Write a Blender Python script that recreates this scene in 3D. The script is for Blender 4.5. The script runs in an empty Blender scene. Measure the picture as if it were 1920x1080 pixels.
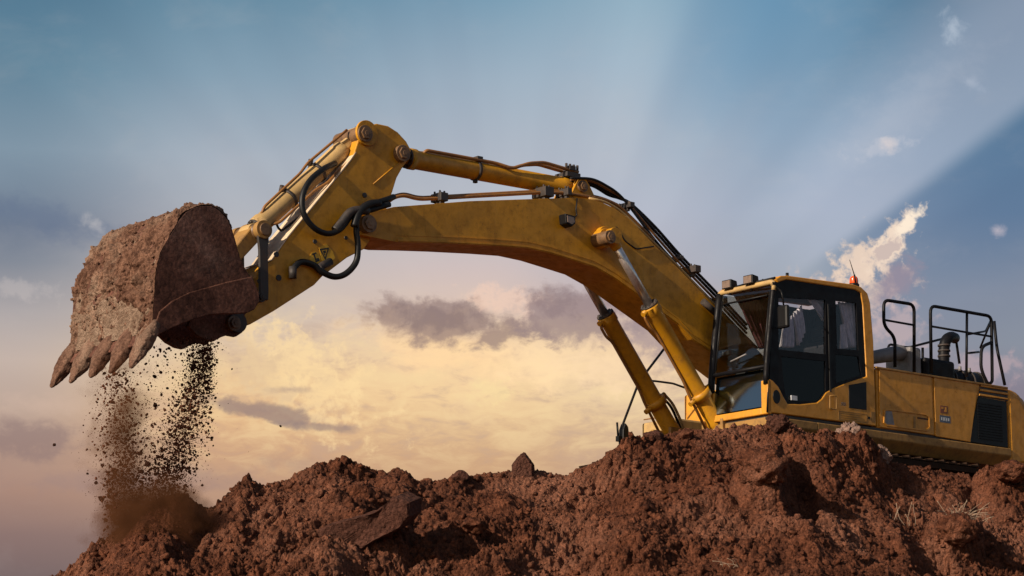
import bpy, bmesh, math, random
import numpy as np
from mathutils import Vector, Matrix
from mathutils.geometry import tessellate_polygon
random.seed(7); rng = np.random.default_rng(7)
S = bpy.context.scene; COL = S.collection
R = math.radians

# ------------------------------------------------------------------ camera
CAMZ = 1.7; FPX = 4804.0; PIT = R(11.5)
cd = bpy.data.cameras.new('camera'); cam = bpy.data.objects.new('camera', cd); COL.objects.link(cam)
cam.location = (0, 0, CAMZ); cam.rotation_euler = (R(90) + PIT, 0, 0)
cd.sensor_width = 36; cd.lens = 36 * FPX / 1920; cd.clip_end = 8000; cd.clip_start = 0.5
S.camera = cam
S.view_settings.view_transform = 'Standard'; S.view_settings.look = 'None'
S.view_settings.exposure = 0.14; S.view_settings.gamma = 1.0

def lin(c):
    return tuple((v / 255 / 12.92 if v <= 10 else ((v / 255 + .055) / 1.055) ** 2.4) for v in c)

# ------------------------------------------------------------------ node helpers
class NT:
    def __init__(s, tree): s.t = tree; s.n = tree.nodes; s.l = tree.links
    def new(s, typ, **k):
        n = s.n.new(typ)
        for a, b in k.items(): setattr(n, a, b)
        return n
    def put(s, sock, v):
        if isinstance(v, bpy.types.NodeSocket): s.l.new(v, sock)
        else:
            if isinstance(v, (tuple, list)) and len(v) == 3 and sock.type == 'RGBA': v = (*v, 1)
            sock.default_value = v
    def m(s, op, a, b=None, c=None, clamp=False):
        n = s.new('ShaderNodeMath', operation=op, use_clamp=clamp)
        s.put(n.inputs[0], a)
        if b is not None: s.put(n.inputs[1], b)
        if c is not None: s.put(n.inputs[2], c)
        return n.outputs[0]
    def ss(s, v, a, b, lo=0., hi=1.):
        n = s.new('ShaderNodeMapRange', interpolation_type='SMOOTHSTEP')
        s.put(n.inputs[0], v); s.put(n.inputs[1], a); s.put(n.inputs[2], b); s.put(n.inputs[3], lo); s.put(n.inputs[4], hi)
        return n.outputs[0]
    def mix(s, f, a, b, mode='MIX'):
        n = s.new('ShaderNodeMix', data_type='RGBA', blend_type=mode)
        s.put(n.inputs[0], f); s.put(n.inputs[6], a); s.put(n.inputs[7], b)
        return n.outputs[2]
    def noise(s, vec, scale, detail=3., rough=.55, dist=0.):
        n = s.new('ShaderNodeTexNoise')
        if vec is not None: s.put(n.inputs['Vector'], vec)
        n.inputs['Scale'].default_value = scale; n.inputs['Detail'].default_value = detail
        n.inputs['Roughness'].default_value = rough; n.inputs['Distortion'].default_value = dist
        return n.outputs[0]
    def ramp(s, v, stops):
        n = s.new('ShaderNodeValToRGB'); s.put(n.inputs[0], v); e = n.color_ramp.elements
        while len(e) > 1: e.remove(e[-1])
        e[0].position = stops[0][0]; e[0].color = (*stops[0][1], 1)
        for p, c in stops[1:]:
            x = e.new(p); x.color = (*c, 1)
        return n.outputs[0]
    def comb(s, x, y, z=0.):
        n = s.new('ShaderNodeCombineXYZ'); s.put(n.inputs[0], x); s.put(n.inputs[1], y); s.put(n.inputs[2], z); return n.outputs[0]

# ------------------------------------------------------------------ sky (world), laid out in azimuth / elevation
def azel(px, py):
    x = (px - 960) / FPX; z = (540 - py) / FPX
    v = Vector((x, math.cos(PIT) - z * math.sin(PIT), math.sin(PIT) + z * math.cos(PIT))).normalized()
    return math.degrees(math.atan2(v.x, v.y)), math.degrees(math.asin(v.z))

SUN = Vector((-.665, -.62, .42)).normalized()      # direction towards the sun
SUN_STRENGTH = 5.0
W = bpy.data.worlds.new('World'); S.world = W; W.use_nodes = True
g = NT(W.node_tree); g.n.clear()
tc = g.new('ShaderNodeTexCoord'); sp = g.new('ShaderNodeSeparateXYZ'); g.l.new(tc.outputs['Generated'], sp.inputs[0])
AZ = g.m('MULTIPLY', g.m('ARCTAN2', sp.outputs[0], sp.outputs[1]), 57.29578)
EL = g.m('MULTIPLY', g.m('ARCSINE', sp.outputs[2]), 57.29578)
DEG = 83.85     # how many of the photo's pixels make one degree
U = g.m('ADD', g.m('MULTIPLY', AZ, DEG / 100), 9.6)                   # hundreds of pixels across
V = g.m('SUBTRACT', 5.4, g.m('MULTIPLY', g.m('SUBTRACT', EL, 11.5), DEG / 100))   # hundreds of pixels down
Vn = g.m('DIVIDE', g.m('ADD', V, 1.0), 14.0, clamp=True)
cols = {
 0:   [(0,(78,116,138)),(150,(92,128,147)),(300,(122,146,160)),(390,(112,130,145)),(440,(100,116,134)),(510,(124,134,144)),(600,(164,162,160)),(690,(184,172,160)),(780,(178,160,144)),(850,(166,142,126)),(930,(160,132,116)),(1010,(132,112,106)),(1080,(116,102,100))],
 4.5: [(0,(98,136,156)),(150,(126,154,170)),(300,(156,170,180)),(400,(164,172,178)),(500,(182,180,176)),(600,(196,184,168)),(700,(222,194,148)),(780,(214,178,132)),(850,(196,160,124)),(930,(178,146,120)),(1010,(140,118,106)),(1080,(124,106,100))],
 9:   [(0,(114,150,170)),(150,(146,168,182)),(300,(164,176,186)),(400,(174,182,188)),(500,(194,184,180)),(580,(206,188,172)),(660,(226,200,158)),(740,(230,202,152)),(800,(212,182,138)),(860,(196,162,124)),(960,(184,148,112)),(1080,(160,130,104))],
 12:  [(0,(136,168,184)),(120,(152,176,190)),(260,(166,180,190)),(400,(168,178,190)),(500,(170,174,182)),(580,(178,164,164)),(660,(204,180,152)),(740,(220,198,158)),(800,(206,180,142)),(900,(180,150,124)),(1080,(150,126,108))],
 15:  [(0,(100,142,168)),(120,(112,148,172)),(260,(134,160,180)),(400,(150,166,182)),(520,(150,162,172)),(620,(152,152,160)),(720,(162,146,146)),(1080,(130,116,112))],
 19.2:[(0,(72,106,130)),(150,(82,116,140)),(300,(98,128,152)),(420,(104,128,152)),(560,(134,144,156)),(660,(132,142,152)),(740,(126,124,136)),(1080,(110,104,108))],
}
ks = sorted(cols); base = None
for k in ks:
    c = g.ramp(Vn, [((y + 100) / 1400, lin(q)) for y, q in cols[k]])
    if base is None: base = c
    else: base = g.mix(g.ss(U, prev, k), base, c)
    prev = k
# sun rays fanning from the glow near the horizon
SX, SY = 9.6, 8.8
dx = g.m('SUBTRACT', U, SX); dy = g.m('SUBTRACT', SY, V)
ANG = g.m('MULTIPLY', g.m('ARCTAN2', dy, dx), 57.29578); DIST = g.m('SQRT', g.m('ADD', g.m('MULTIPLY', dx, dx), g.m('MULTIPLY', dy, dy)))
rn = g.noise(g.comb(g.m('MULTIPLY', ANG, .11), g.m('MULTIPLY', DIST, .05), 3.), 1., 2., .5)
rays = g.ss(rn, .3, .72, -.035, .04)
rays = g.m('MULTIPLY', rays, g.ss(DIST, 3., 7.))
band = g.m('MULTIPLY', g.ss(ANG, 34.6, 31.8), g.ss(ANG, 8., 29.))
band = g.m('MULTIPLY', band, g.ss(DIST, 6.0, 8.5))
band2 = g.m('MULTIPLY', g.ss(ANG, 50., 40.), g.m('MULTIPLY', g.ss(ANG, 32.4, 34.8), g.ss(DIST, 5.5, 8.)))
base = g.mix(g.m('MULTIPLY', band, .48), base, lin((70, 104, 138)))
base = g.mix(g.m('MULTIPLY', band2, .40), base, lin((172, 184, 200)))
bx_ = g.m('MULTIPLY', g.ss(ANG, 54., 60.), g.ss(ANG, 72., 64.)); bx_ = g.m('MULTIPLY', bx_, g.ss(V, 4.2, 1.0))
base = g.mix(g.m('MULTIPLY', bx_, .35), base, lin((92, 136, 166)))
base = g.mix(1., base, g.comb(g.m('ADD', 1., rays), g.m('ADD', 1., rays), g.m('ADD', 1., g.m('MULTIPLY', rays, .8))), 'MULTIPLY')
base = g.mix(1., base, (1.05, .985, 1.01), 'MULTIPLY')
# veil of thin cloud
P1 = g.comb(U, g.m('MULTIPLY', V, 1.9), 1.3)
veil = g.noise(P1, .55, 6., .6, .3)
base = g.mix(g.m('MULTIPLY', g.ss(veil, .48, .8), .07), base, lin((206, 196, 190)))
wv = g.noise(g.comb(U, g.m('MULTIPLY', V, 2.6), 5.), 1.3, 6., .6, .4)
low = g.m('MULTIPLY', g.m('MULTIPLY', g.ss(V, 5.2, 6.8), g.ss(V, 9.4, 8.0)), g.m('MULTIPLY', g.ss(U, 1., 4.5), g.ss(U, 17., 13.)))
base = g.mix(g.m('MULTIPLY', g.m('MULTIPLY', g.ss(wv, .42, .66), low), .42), base, lin((240, 212, 160)))
base = g.mix(g.m('MULTIPLY', g.m('MULTIPLY', g.ss(wv, .50, .30), low), .45), base, lin((178, 152, 138)))
fine = g.noise(g.comb(U, g.m('MULTIPLY', V, 1.35), 2.), 1.6, 9., .62, .25)
fine2 = g.noise(g.comb(U, V, 8.), 3.4, 8., .6, .2)
def blob(cx, cy, rx, ry, tilt=0., k=1.5, n=None, lo=.0, hi=.5):
    hi = hi + .25; lo = lo - .05
    x = g.m('SUBTRACT', U, cx / 100); y = g.m('SUBTRACT', g.m('SUBTRACT', V, cy / 100), g.m('MULTIPLY', x, tilt))
    x = g.m('DIVIDE', x, rx / 100); y = g.m('DIVIDE', y, ry / 100)
    d = g.m('SQRT', g.m('ADD', g.m('MULTIPLY', x, x), g.m('MULTIPLY', y, y)))
    e = g.m('ADD', g.m('SUBTRACT', 1., d), g.m('MULTIPLY', g.m('SUBTRACT', n or fine, .5), k))
    return g.ss(e, lo, hi)
def over(b, mask, amt, col): return g.mix(g.m('MULTIPLY', mask, amt), b, lin(col))
base = over(base, blob(860, 655, 230, 75, .14, 2.2), .6, (252, 212, 160))
base = over(base, blob(1060, 665, 210, 75, .05, 2.2), .6, (250, 218, 172))
base = over(base, blob(838, 604, 190, 58, .12, 2.3, lo=.05, hi=.35), .80, (142, 120, 117))
base = over(base, blob(820, 596, 120, 34, .10, 2.6, fine2, lo=.05, hi=.5), .5, (122, 104, 106))
base = over(base, blob(960, 562, 100, 34, .1, 3.0, fine2, .1, .5), .55, (236, 200, 178))
base = over(base, blob(1085, 592, 150, 72, .12, 2.6, lo=.05, hi=.4), .80, (146, 126, 127))
base = over(base, blob(1045, 570, 60, 40, 0, 3.0, fine2, lo=.05, hi=.5), .45, (128, 110, 114))
base = over(base, blob(1240, 640, 120, 70, .1, 2.4, lo=.1, hi=.4), .65, (158, 140, 144))
base = over(base, blob(1170, 690, 140, 60, .1, 3.0, fine2, lo=.1, hi=.5), .5, (244, 212, 172))
base = over(base, blob(930, 735, 60, 30, 0, 2.6, fine2, lo=.1, hi=.5), .4, (244, 220, 160))
base = over(base, blob(545, 700, 190, 110, .45, 3.2, fine2, .1, .5), .62, (246, 214, 160))
base = over(base, blob(470, 690, 120, 70, .5, 3.4, fine2, .15, .5), .35, (190, 162, 140))
base = over(base, blob(500, 778, 130, 20, .16, 2.2, lo=0., hi=.4), .80, (146, 124, 118))
base = over(base, blob(600, 802, 85, 11, .05, 2.2, lo=0., hi=.4), .65, (146, 126, 120))
base = over(base, blob(540, 733, 55, 10, .0, 2.2, lo=0., hi=.5), .55, (166, 142, 130))
base = over(base, blob(300, 905, 330, 30, -.04, 2.0, lo=0., hi=.6), .45, (150, 126, 122))
base = over(base, blob(560, 870, 90, 26, 0, 2.2, lo=0., hi=.6), .35, (160, 134, 124))
base = over(base, blob(50, 835, 130, 48, .05, 2.4, lo=0., hi=.5), .62, (136, 114, 112))
base = over(base, blob(90, 770, 130, 30, -.05, 2.2, lo=0., hi=.7), .35, (206, 178, 160))
base = over(base, blob(60, 425, 200, 46, .22, 1.9, lo=0., hi=.6), .55, (98, 112, 136))
base = over(base, blob(165, 436, 40, 22, .4, 2.8, fine2, .1, 1.1), .5, (190, 186, 186))
base = over(base, blob(30, 560, 90, 26, .1, 2.6, fine2, .1, .6), .35, (196, 186, 182))
# sunlit cumulus by the roof and the small white puffs
base = over(base, blob(1590, 560, 130, 66, -.15, 3.2, fine2, .1, .4), .6, (206, 184, 172))
base = over(base, blob(1625, 505, 78, 62, -.35, 3.0, fine2, .05, .45), .92, (226, 202, 182))
base = over(base, blob(1686, 470, 52, 50, -.7, 3.0, fine2, .05, .45), .95, (232, 210, 190))
base = over(base, blob(1716, 434, 30, 22, -.9, 2.6, fine2, .05, .4), .95, (244, 226, 204))
base = over(base, blob(1690, 540, 52, 62, -.3, 2.6, fine, .0, .6), .8, (146, 134, 148))
base = over(base, blob(1676, 478, 40, 20, -.6, 3.4, fine2, .2, .3), .6, (172, 156, 158))
base = over(base, blob(1690, 625, 80, 70, 0., 3., fine2, .2, .6), .5, (200, 174, 172))
base = over(base, blob(1812, 76, 30, 40, 0., 2.6, fine2, .1, 1.1), .55, (190, 200, 212))
base = over(base, blob(1845, 180, 40, 15, .5, 2.6, fine2, .1, 1.1), .4, (172, 182, 198))
base = over(base, blob(1684, 286, 24, 22, .3, 2.6, fine2, .1, 1.1), .7, (236, 214, 200))
base = over(base, blob(1665, 290, 80, 30, 0, 2.8, fine2, .2, .6), .4, (190, 192, 202))
base = over(base, blob(1882, 450, 18, 15, 0, 2.4, fine2, .1, 1.1), .6, (202, 190, 196))
base = over(base, blob(1850, 700, 100, 46, 0, 3., fine2, .2, .6), .45, (192, 164, 166))
base = over(base, blob(1690, 240, 260, 120, -.6, 1.6, fine, .2, .9), .22, (186, 190, 200))
nish = g.new('ShaderNodeTexSky', sky_type='NISHITA'); nish.sun_disc = False
nish.sun_elevation = math.asin(SUN.z); nish.sun_rotation = math.atan2(SUN.x, SUN.y)
nsc = g.mix(1., nish.outputs[0], (.075, .07, .066), 'MULTIPLY')
# the sunset part of the sky is ahead; the rest of the dome is the plain sky
infront = g.m('MULTIPLY', g.ss(g.m('ABSOLUTE', AZ), 55., 16.), g.ss(EL, 50., 20.))
skyc = g.mix(infront, nsc, base)
bg = g.new('ShaderNodeBackground'); g.l.new(skyc, bg.inputs[0]); bg.inputs[1].default_value = 1.0
wo = g.new('ShaderNodeOutputWorld'); g.l.new(bg.outputs[0], wo.inputs[0])
W.cycles.sampling_method = 'AUTOMATIC'

sl = bpy.data.lights.new('sun', 'SUN'); so = bpy.data.objects.new('sun', sl); COL.objects.link(so)
sl.energy = SUN_STRENGTH; sl.angle = R(.6); sl.color = (1., .84, .66)
so.rotation_euler = SUN.to_track_quat('Z', 'Y').to_euler(); so.location = (-30, -20, 60)

# ------------------------------------------------------------------ materials
def mat(name):
    m = bpy.data.materials.new(name); m.use_nodes = True; t = NT(m.node_tree); t.n.clear()
    b = t.new('ShaderNodeBsdfPrincipled'); o = t.new('ShaderNodeOutputMaterial'); t.l.new(b.outputs[0], o.inputs[0])
    co = t.new('ShaderNodeTexCoord').outputs['Object']
    return m, t, b, co
def bump(t, b, h, strength, dist=.01):
    n = t.new('ShaderNodeBump'); n.inputs['Strength'].default_value = strength; n.inputs['Distance'].default_value = dist
    t.put(n.inputs['Height'], h); t.l.new(n.outputs[0], b.inputs['Normal'])
def paint(name, c, dirt=(.10, .055, .03), amt=.5, rough=.42, chip=True, spec=.5):
    m, t, b, co = mat(name)
    n1 = t.noise(co, 1.7, 5, .6, .5); n2 = t.noise(co, 9., 6, .65, .2); n3 = t.noise(co, 55., 3, .6)
    mp = t.new('ShaderNodeMapping'); t.l.new(co, mp.inputs[0]); mp.inputs['Scale'].default_value = (14, 14, 1.2)
    st = t.noise(mp.outputs[0], 1., 4, .6)
    col = t.mix(t.ss(n1, .35, .7), c, tuple(v * .74 for v in c))
    col = t.mix(t.m('MULTIPLY', t.ss(n2, .42, .75), amt), col, dirt)
    col = t.mix(t.m('MULTIPLY', t.ss(st, .5, .8), amt * .6), col, dirt)
    if chip:
        ch = t.m('MULTIPLY', t.ss(n3, .64, .70), t.ss(n2, .46, .6))
        col = t.mix(t.m('MULTIPLY', ch, .8), col, (.05, .03, .02))
    t.put(b.inputs['Base Color'], col)
    t.put(b.inputs['Roughness'], t.ss(n2, .3, .8, rough, rough + .3)); b.inputs['Specular IOR Level'].default_value = spec
    bump(t, b, t.m('ADD', n2, t.m('MULTIPLY', n3, .3)), .25, .006)
    return m
M = {}
M['yellow'] = paint('yellow_paint', (.62, .285, .006), dirt=(.13, .05, .014), amt=.4)
M['house_yellow'] = paint('orange_yellow_paint', (.68, .295, .02), dirt=(.16, .06, .02), amt=.3, rough=.38)
M['frame_yellow'] = paint('dusty_yellow_paint', (.36, .19, .045), amt=.7, rough=.6)
M['cream'] = paint('dusty_arm_top', (.52, .34, .13), dirt=(.30, .20, .12), amt=.6, rough=.6)
M['pipe'] = paint('pipe_paint', (.30, .13, .03), dirt=(.09, .05, .03), amt=.6, rough=.35)
M['black'] = paint('black_paint', (.006, .006, .008), dirt=(.02, .014, .012), amt=.25, rough=.4, chip=False, spec=.16)
M['dark'] = paint('dark_steel', (.035, .03, .028), dirt=(.09, .055, .04), amt=.6, rough=.5)
M['grey'] = paint('grey_metal', (.26, .25, .25), dirt=(.12, .09, .08), amt=.5, rough=.45)
M['pin'] = paint('pin_steel', (.20, .11, .05), dirt=(.03, .02, .016), amt=.8, rough=.4)
M['track_steel'] = paint('track_steel', (.03, .018, .012), dirt=(.05, .025, .016), amt=.6, rough=.8, spec=.1)
M['rust'] = paint('rusty_frame', (.13, .06, .03), dirt=(.05, .03, .02), amt=.6, rough=.8)
def simple(name, c, rough=.5, metal=0., emit=None, **k):
    m, t, b, co = mat(name); n = t.noise(co, 18., 4, .6)
    t.put(b.inputs['Base Color'], t.mix(t.ss(n, .35, .75), c, tuple(v * .7 for v in c)))
    b.inputs['Roughness'].default_value = rough; b.inputs['Metallic'].default_value = metal
    for a, v in k.items(): b.inputs[a.replace('_', ' ')].default_value = v
    return m
M['rubber'] = simple('hose_rubber', (.008, .008, .009), .5, Specular_IOR_Level=.3)
M['chrome'] = simple('chrome_rod', (.72, .68, .66), .32, .85)
M['plastic'] = simple('black_plastic', (.008, .008, .009), .45, Specular_IOR_Level=.2)
M['interior'] = simple('cab_interior', (.02, .019, .022), .7)
M['orange_lens'] = simple('beacon_lens', (.85, .10, .015), .25)
M['lens'] = simple('lamp_lens', (.22, .16, .13), .2)
M['pale'] = paint('painted_sunlit_top', (.74, .58, .40), dirt=(.4, .28, .18), amt=.5, rough=.5)  # pale tone stands in for sunlight on the arm's top plate
M['curtain'] = simple('pale_curtain', (.86, .82, .86), .9)
M['maroon'] = simple('maroon_curtain', (.16, .045, .06), .9)
M['decal'] = simple('decal_yellow', (.75, .42, .02), .5)
M['decal_black'] = simple('decal_black', (.015, .012, .012), .5)
M['decal_brown'] = simple('decal_brown', (.22, .06, .02), .5)
M['decal_blue'] = simple('decal_blue_grey', (.10, .13, .17), .5)
M['decal_white'] = simple('decal_white', (.6, .62, .65), .5)
M['straw'] = simple('dry_straw', (.36, .26, .18), .8)
def glass(name, tint, gloss=.35, rough=.03, refl=(1, 1, 1)):
    m = bpy.data.materials.new(name); m.use_nodes = True; t = NT(m.node_tree); t.n.clear()
    tr = t.new('ShaderNodeBsdfTransparent'); t.put(tr.inputs[0], tint)
    gl = t.new('ShaderNodeBsdfGlossy'); gl.inputs['Roughness'].default_value = rough; t.put(gl.inputs[0], refl)
    fr = t.new('ShaderNodeLayerWeight'); fr.inputs[0].default_value = .5
    f = t.m('ADD', t.m('MULTIPLY', t.m('POWER', fr.outputs['Facing'], 4.), .7), gloss + .03, clamp=True)
    co = t.new('ShaderNodeTexCoord').outputs['Object']; nn = t.noise(co, 3., 3)
    bp = t.new('ShaderNodeBump'); bp.inputs['Strength'].default_value = .08; bp.inputs['Distance'].default_value = .01
    t.put(bp.inputs['Height'], nn); t.l.new(bp.outputs[0], gl.inputs['Normal'])
    mx = t.new('ShaderNodeMixShader'); t.put(mx.inputs[0], f); t.l.new(tr.outputs[0], mx.inputs[1]); t.l.new(gl.outputs[0], mx.inputs[2])
    o = t.new('ShaderNodeOutputMaterial'); t.l.new(mx.outputs[0], o.inputs[0]); return m
M['glass'] = glass('windscreen_glass', (.78, .80, .78), .02)
M['side_glass'] = glass('side_glass', (.82, .81, .84), -.005)
M['dark_glass'] = glass('dark_glass', (.06, .06, .08), -.015)
M['low_glass'] = glass('lower_windscreen_glass', (.08, .10, .11), .24, rough=.12, refl=(.7, .88, 1.))
def soil(name, a, bcol, c, scale=1., streak=False, rough=.95, bs=1.):
    m, t, b, co = mat(name)
    n1 = t.noise(co, .9 * scale, 5, .6, .4); n2 = t.noise(co, 5. * scale, 5, .65, .3); n3 = t.noise(co, 38. * scale, 5, .7)
    vo = t.new('ShaderNodeTexVoronoi'); t.l.new(co, vo.inputs['Vector']); vo.inputs['Scale'].default_value = 24 * scale
    hs = t.new('ShaderNodeSeparateColor'); t.l.new(vo.outputs['Color'], hs.inputs[0])
    col = t.mix(t.ss(n2, .35, .68), a, bcol)
    col = t.mix(t.m('MULTIPLY', t.ss(n1, .45, .7), .6), col, c)
    col = t.mix(t.m('MULTIPLY', hs.outputs[0], .4), col, tuple(v * 1.5 for v in bcol))
    col = t.mix(t.ss(n3, .62, .42, 0., .45), col, tuple(v * .45 for v in a))
    t.put(b.inputs['Base Color'], col); b.inputs['Roughness'].default_value = rough; b.inputs['Specular IOR Level'].default_value = .15
    h = t.m('ADD', t.m('MULTIPLY', n3, .9), t.m('ADD', n2, t.m('MULTIPLY', vo.outputs['Distance'], -.6)))
    bump(t, b, h, 1. * bs, .045)
    return m
M['soil'] = soil('red_soil', (.042, .013, .007), (.20, .072, .037), (.42, .195, .125))
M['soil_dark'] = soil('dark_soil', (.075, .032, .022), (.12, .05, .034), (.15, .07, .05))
M['soil_pale'] = soil('pale_soil', (.30, .19, .15), (.38, .25, .2), (.3, .18, .14))
M['mud'] = soil('bucket_mud', (.06, .026, .016), (.22, .118, .078), (.46, .34, .25), 1.1, bs=.5)
M['tooth_mud'] = soil('tooth_mud', (.06, .028, .018), (.19, .105, .072), (.42, .30, .22), 1.3, bs=.35)
M['mud_pale'] = soil('dried_mud', (.16, .10, .068), (.34, .235, .17), (.48, .36, .27), 1.6, bs=.8)
M['mud_steel'] = soil('muddy_steel', (.045, .018, .012), (.16, .072, .05), (.40, .26, .21), .8, rough=.7, bs=.16)

# ------------------------------------------------------------------ tags and mesh building
def tag(o, label=None, cat=None, group=None, kind=None):
    if label: o['label'] = label
    if cat: o['category'] = cat
    if group: o['group'] = group
    if kind: o['kind'] = kind
    return o
def rawmesh(name, co, faces, m, parent=None, smooth=False, loc=None):
    me = bpy.data.meshes.new(name)
    if isinstance(faces, np.ndarray):
        k = faces.shape[1]; me.vertices.add(len(co)); me.vertices.foreach_set('co', np.asarray(co, np.float32).ravel())
        me.loops.add(faces.size); me.loops.foreach_set('vertex_index', faces.ravel().astype(np.int32))
        me.polygons.add(len(faces)); me.polygons.foreach_set('loop_start', np.arange(0, faces.size, k, dtype=np.int32))
        me.polygons.foreach_set('loop_total', np.full(len(faces), k, np.int32)); me.update(calc_edges=True)
    else:
        me.from_pydata([tuple(c) for c in co], [], faces); me.update()
    if smooth: me.polygons.foreach_set('use_smooth', [True] * len(me.polygons))
    me.materials.append(m); o = bpy.data.objects.new(name, me); COL.objects.link(o)
    if parent: o.parent = parent
    if loc is not None: o.location = loc
    return o
class MB:
    def __init__(s): s.v = []; s.f = []; s.sm = []
    def add(s, vs, fs, sm=False):
        b = len(s.v); s.v += [tuple(v) for v in vs]; s.f += [tuple(i + b for i in f) for f in fs]; s.sm += [sm] * len(fs); return s
    def box(s, x0, x1, y0, y1, z0, z1):
        return s.add([(x, y, z) for x in (x0, x1) for y in (y0, y1) for z in (z0, z1)],
                     [(0, 1, 3, 2), (4, 6, 7, 5), (0, 4, 5, 1), (2, 3, 7, 6), (0, 2, 6, 4), (1, 5, 7, 3)])
    def prism(s, pts, y0, y1, holes=(), y0b=None, y1b=None):
        """polygon in x,z carried from y0 to y1"""
        loops = [list(pts)] + [list(h) for h in holes]
        tris = tessellate_polygon([[Vector((p[0], p[1], 0)) for p in L] for L in loops])
        flat = [p for L in loops for p in L]; n = len(flat)
        fs = [tuple(t) for t in tris] + [tuple(i + n for i in reversed(t)) for t in tris]
        if not holes: fs = [tuple(range(n)), tuple(reversed(range(n, 2 * n)))]
        st = 0
        for L in loops:
            k = len(L)
            for i in range(k): a = st + i; b = st + (i + 1) % k; fs.append((a, b, b + n, a + n))
            st += k
        return s.add([(p[0], y0, p[1]) for p in flat] + [(p[0], y1, p[1]) for p in flat], fs)
    def tube(s, path, r, n=10, cap=True):
        P_ = [Vector(p) for p in path]; rr = r if isinstance(r, (list, tuple)) else [r] * len(P_)
        t0 = (P_[1] - P_[0]).normalized(); up = Vector((0, 0, 1)) if abs(t0.z) < .9 else Vector((1, 0, 0))
        nrm = t0.cross(up).normalized(); vs = []
        for i, p in enumerate(P_):
            t = (P_[min(i + 1, len(P_) - 1)] - P_[max(i - 1, 0)]).normalized()
            nrm = (nrm - t * nrm.dot(t)).normalized(); bn = t.cross(nrm)
            for k in range(n):
                a = 2 * math.pi * k / n; vs.append(p + (nrm * math.cos(a) + bn * math.sin(a)) * rr[i])
        fs = []
        for i in range(len(P_) - 1):
            for k in range(n): a = i * n + k; b = i * n + (k + 1) % n; fs.append((a, b, b + n, a + n))
        s.add(vs, fs, True)
        if cap: b = len(s.v) - len(vs); s.f += [tuple(b + k for k in reversed(range(n))), tuple(b + (len(P_) - 1) * n + k for k in range(n))]; s.sm += [False, False]
        return s
    def cyl(s, a, b, r, n=20, r2=None): return s.tube([a, b], [r, r if r2 is None else r2], n)
    def build(s, name, m, parent=None, bevel=0., label=None):
        me = bpy.data.meshes.new(name); me.from_pydata(s.v, [], s.f); me.update()
        me.polygons.foreach_set('use_smooth', s.sm)
        bm = bmesh.new(); bm.from_mesh(me); bmesh.ops.recalc_face_normals(bm, faces=bm.faces); bm.to_mesh(me); bm.free()
        me.materials.append(m); o = bpy.data.objects.new(name, me); COL.objects.link(o)
        if parent: o.parent = parent
        if bevel:
            md = o.modifiers.new('bevel', 'BEVEL'); md.width = bevel; md.segments = 2; md.limit_method = 'ANGLE'; md.angle_limit = R(35)
        if label: o['label'] = label
        return o
def fillet(pts, r, n=5):
    """round the corners of a path"""
    P_ = [Vector(p) for p in pts]; out = [P_[0]]
    for i in range(1, len(P_) - 1):
        a, b, c = P_[i - 1], P_[i], P_[i + 1]; d1 = (a - b); d2 = (c - b)
        k = min(r, d1.length * .45, d2.length * .45); p = b + d1.normalized() * k; q = b + d2.normalized() * k
        for j in range(n + 1): t = j / n; out.append(p * (1 - t) ** 2 + b * 2 * t * (1 - t) + q * t * t)
    out.append(P_[-1]); return out
def spline(pts, n=8):
    P_ = [Vector(p) for p in pts]; P_ = [P_[0] * 2 - P_[1]] + P_ + [P_[-1] * 2 - P_[-2]]; out = []
    for i in range(1, len(P_) - 2):
        a, b, c, d = P_[i - 1:i + 3]
        for j in range(n):
            t = j / n; out.append(.5 * ((2 * b) + (c - a) * t + (2 * a - 5 * b + 4 * c - d) * t * t + (3 * b - a - 3 * c + d) * t ** 3))
    out.append(P_[-2]); return out

# ------------------------------------------------------------------ noise in numpy
def _h(i, j, k, s):
    n = (i.astype(np.int64) * 374761393 + j.astype(np.int64) * 668265263 + k.astype(np.int64) * 2147483647 + s * 1274126177) & 0xffffffff
    n = ((n ^ (n >> 13)) * 1274126177) & 0xffffffff; n = (n ^ (n >> 16)) & 0xffffffff
    return n.astype(np.float64) / 4294967295.
def vnoise(x, y, s=0):
    i = np.floor(x); j = np.floor(y); u = x - i; v = y - j; u = u * u * (3 - 2 * u); v = v * v * (3 - 2 * v); z = np.zeros_like(i)
    return (_h(i, j, z, s) * (1 - u) * (1 - v) + _h(i + 1, j, z, s) * u * (1 - v) + _h(i, j + 1, z, s) * (1 - u) * v + _h(i + 1, j + 1, z, s) * u * v) * 2 - 1
def fbm(x, y, s=0, o=4):
    r = 0; a = 1.
    for k in range(o): r = r + a * vnoise(x * 2 ** k + k * 7.3, y * 2 ** k - k * 3.1, s + k); a *= .5
    return r
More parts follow.
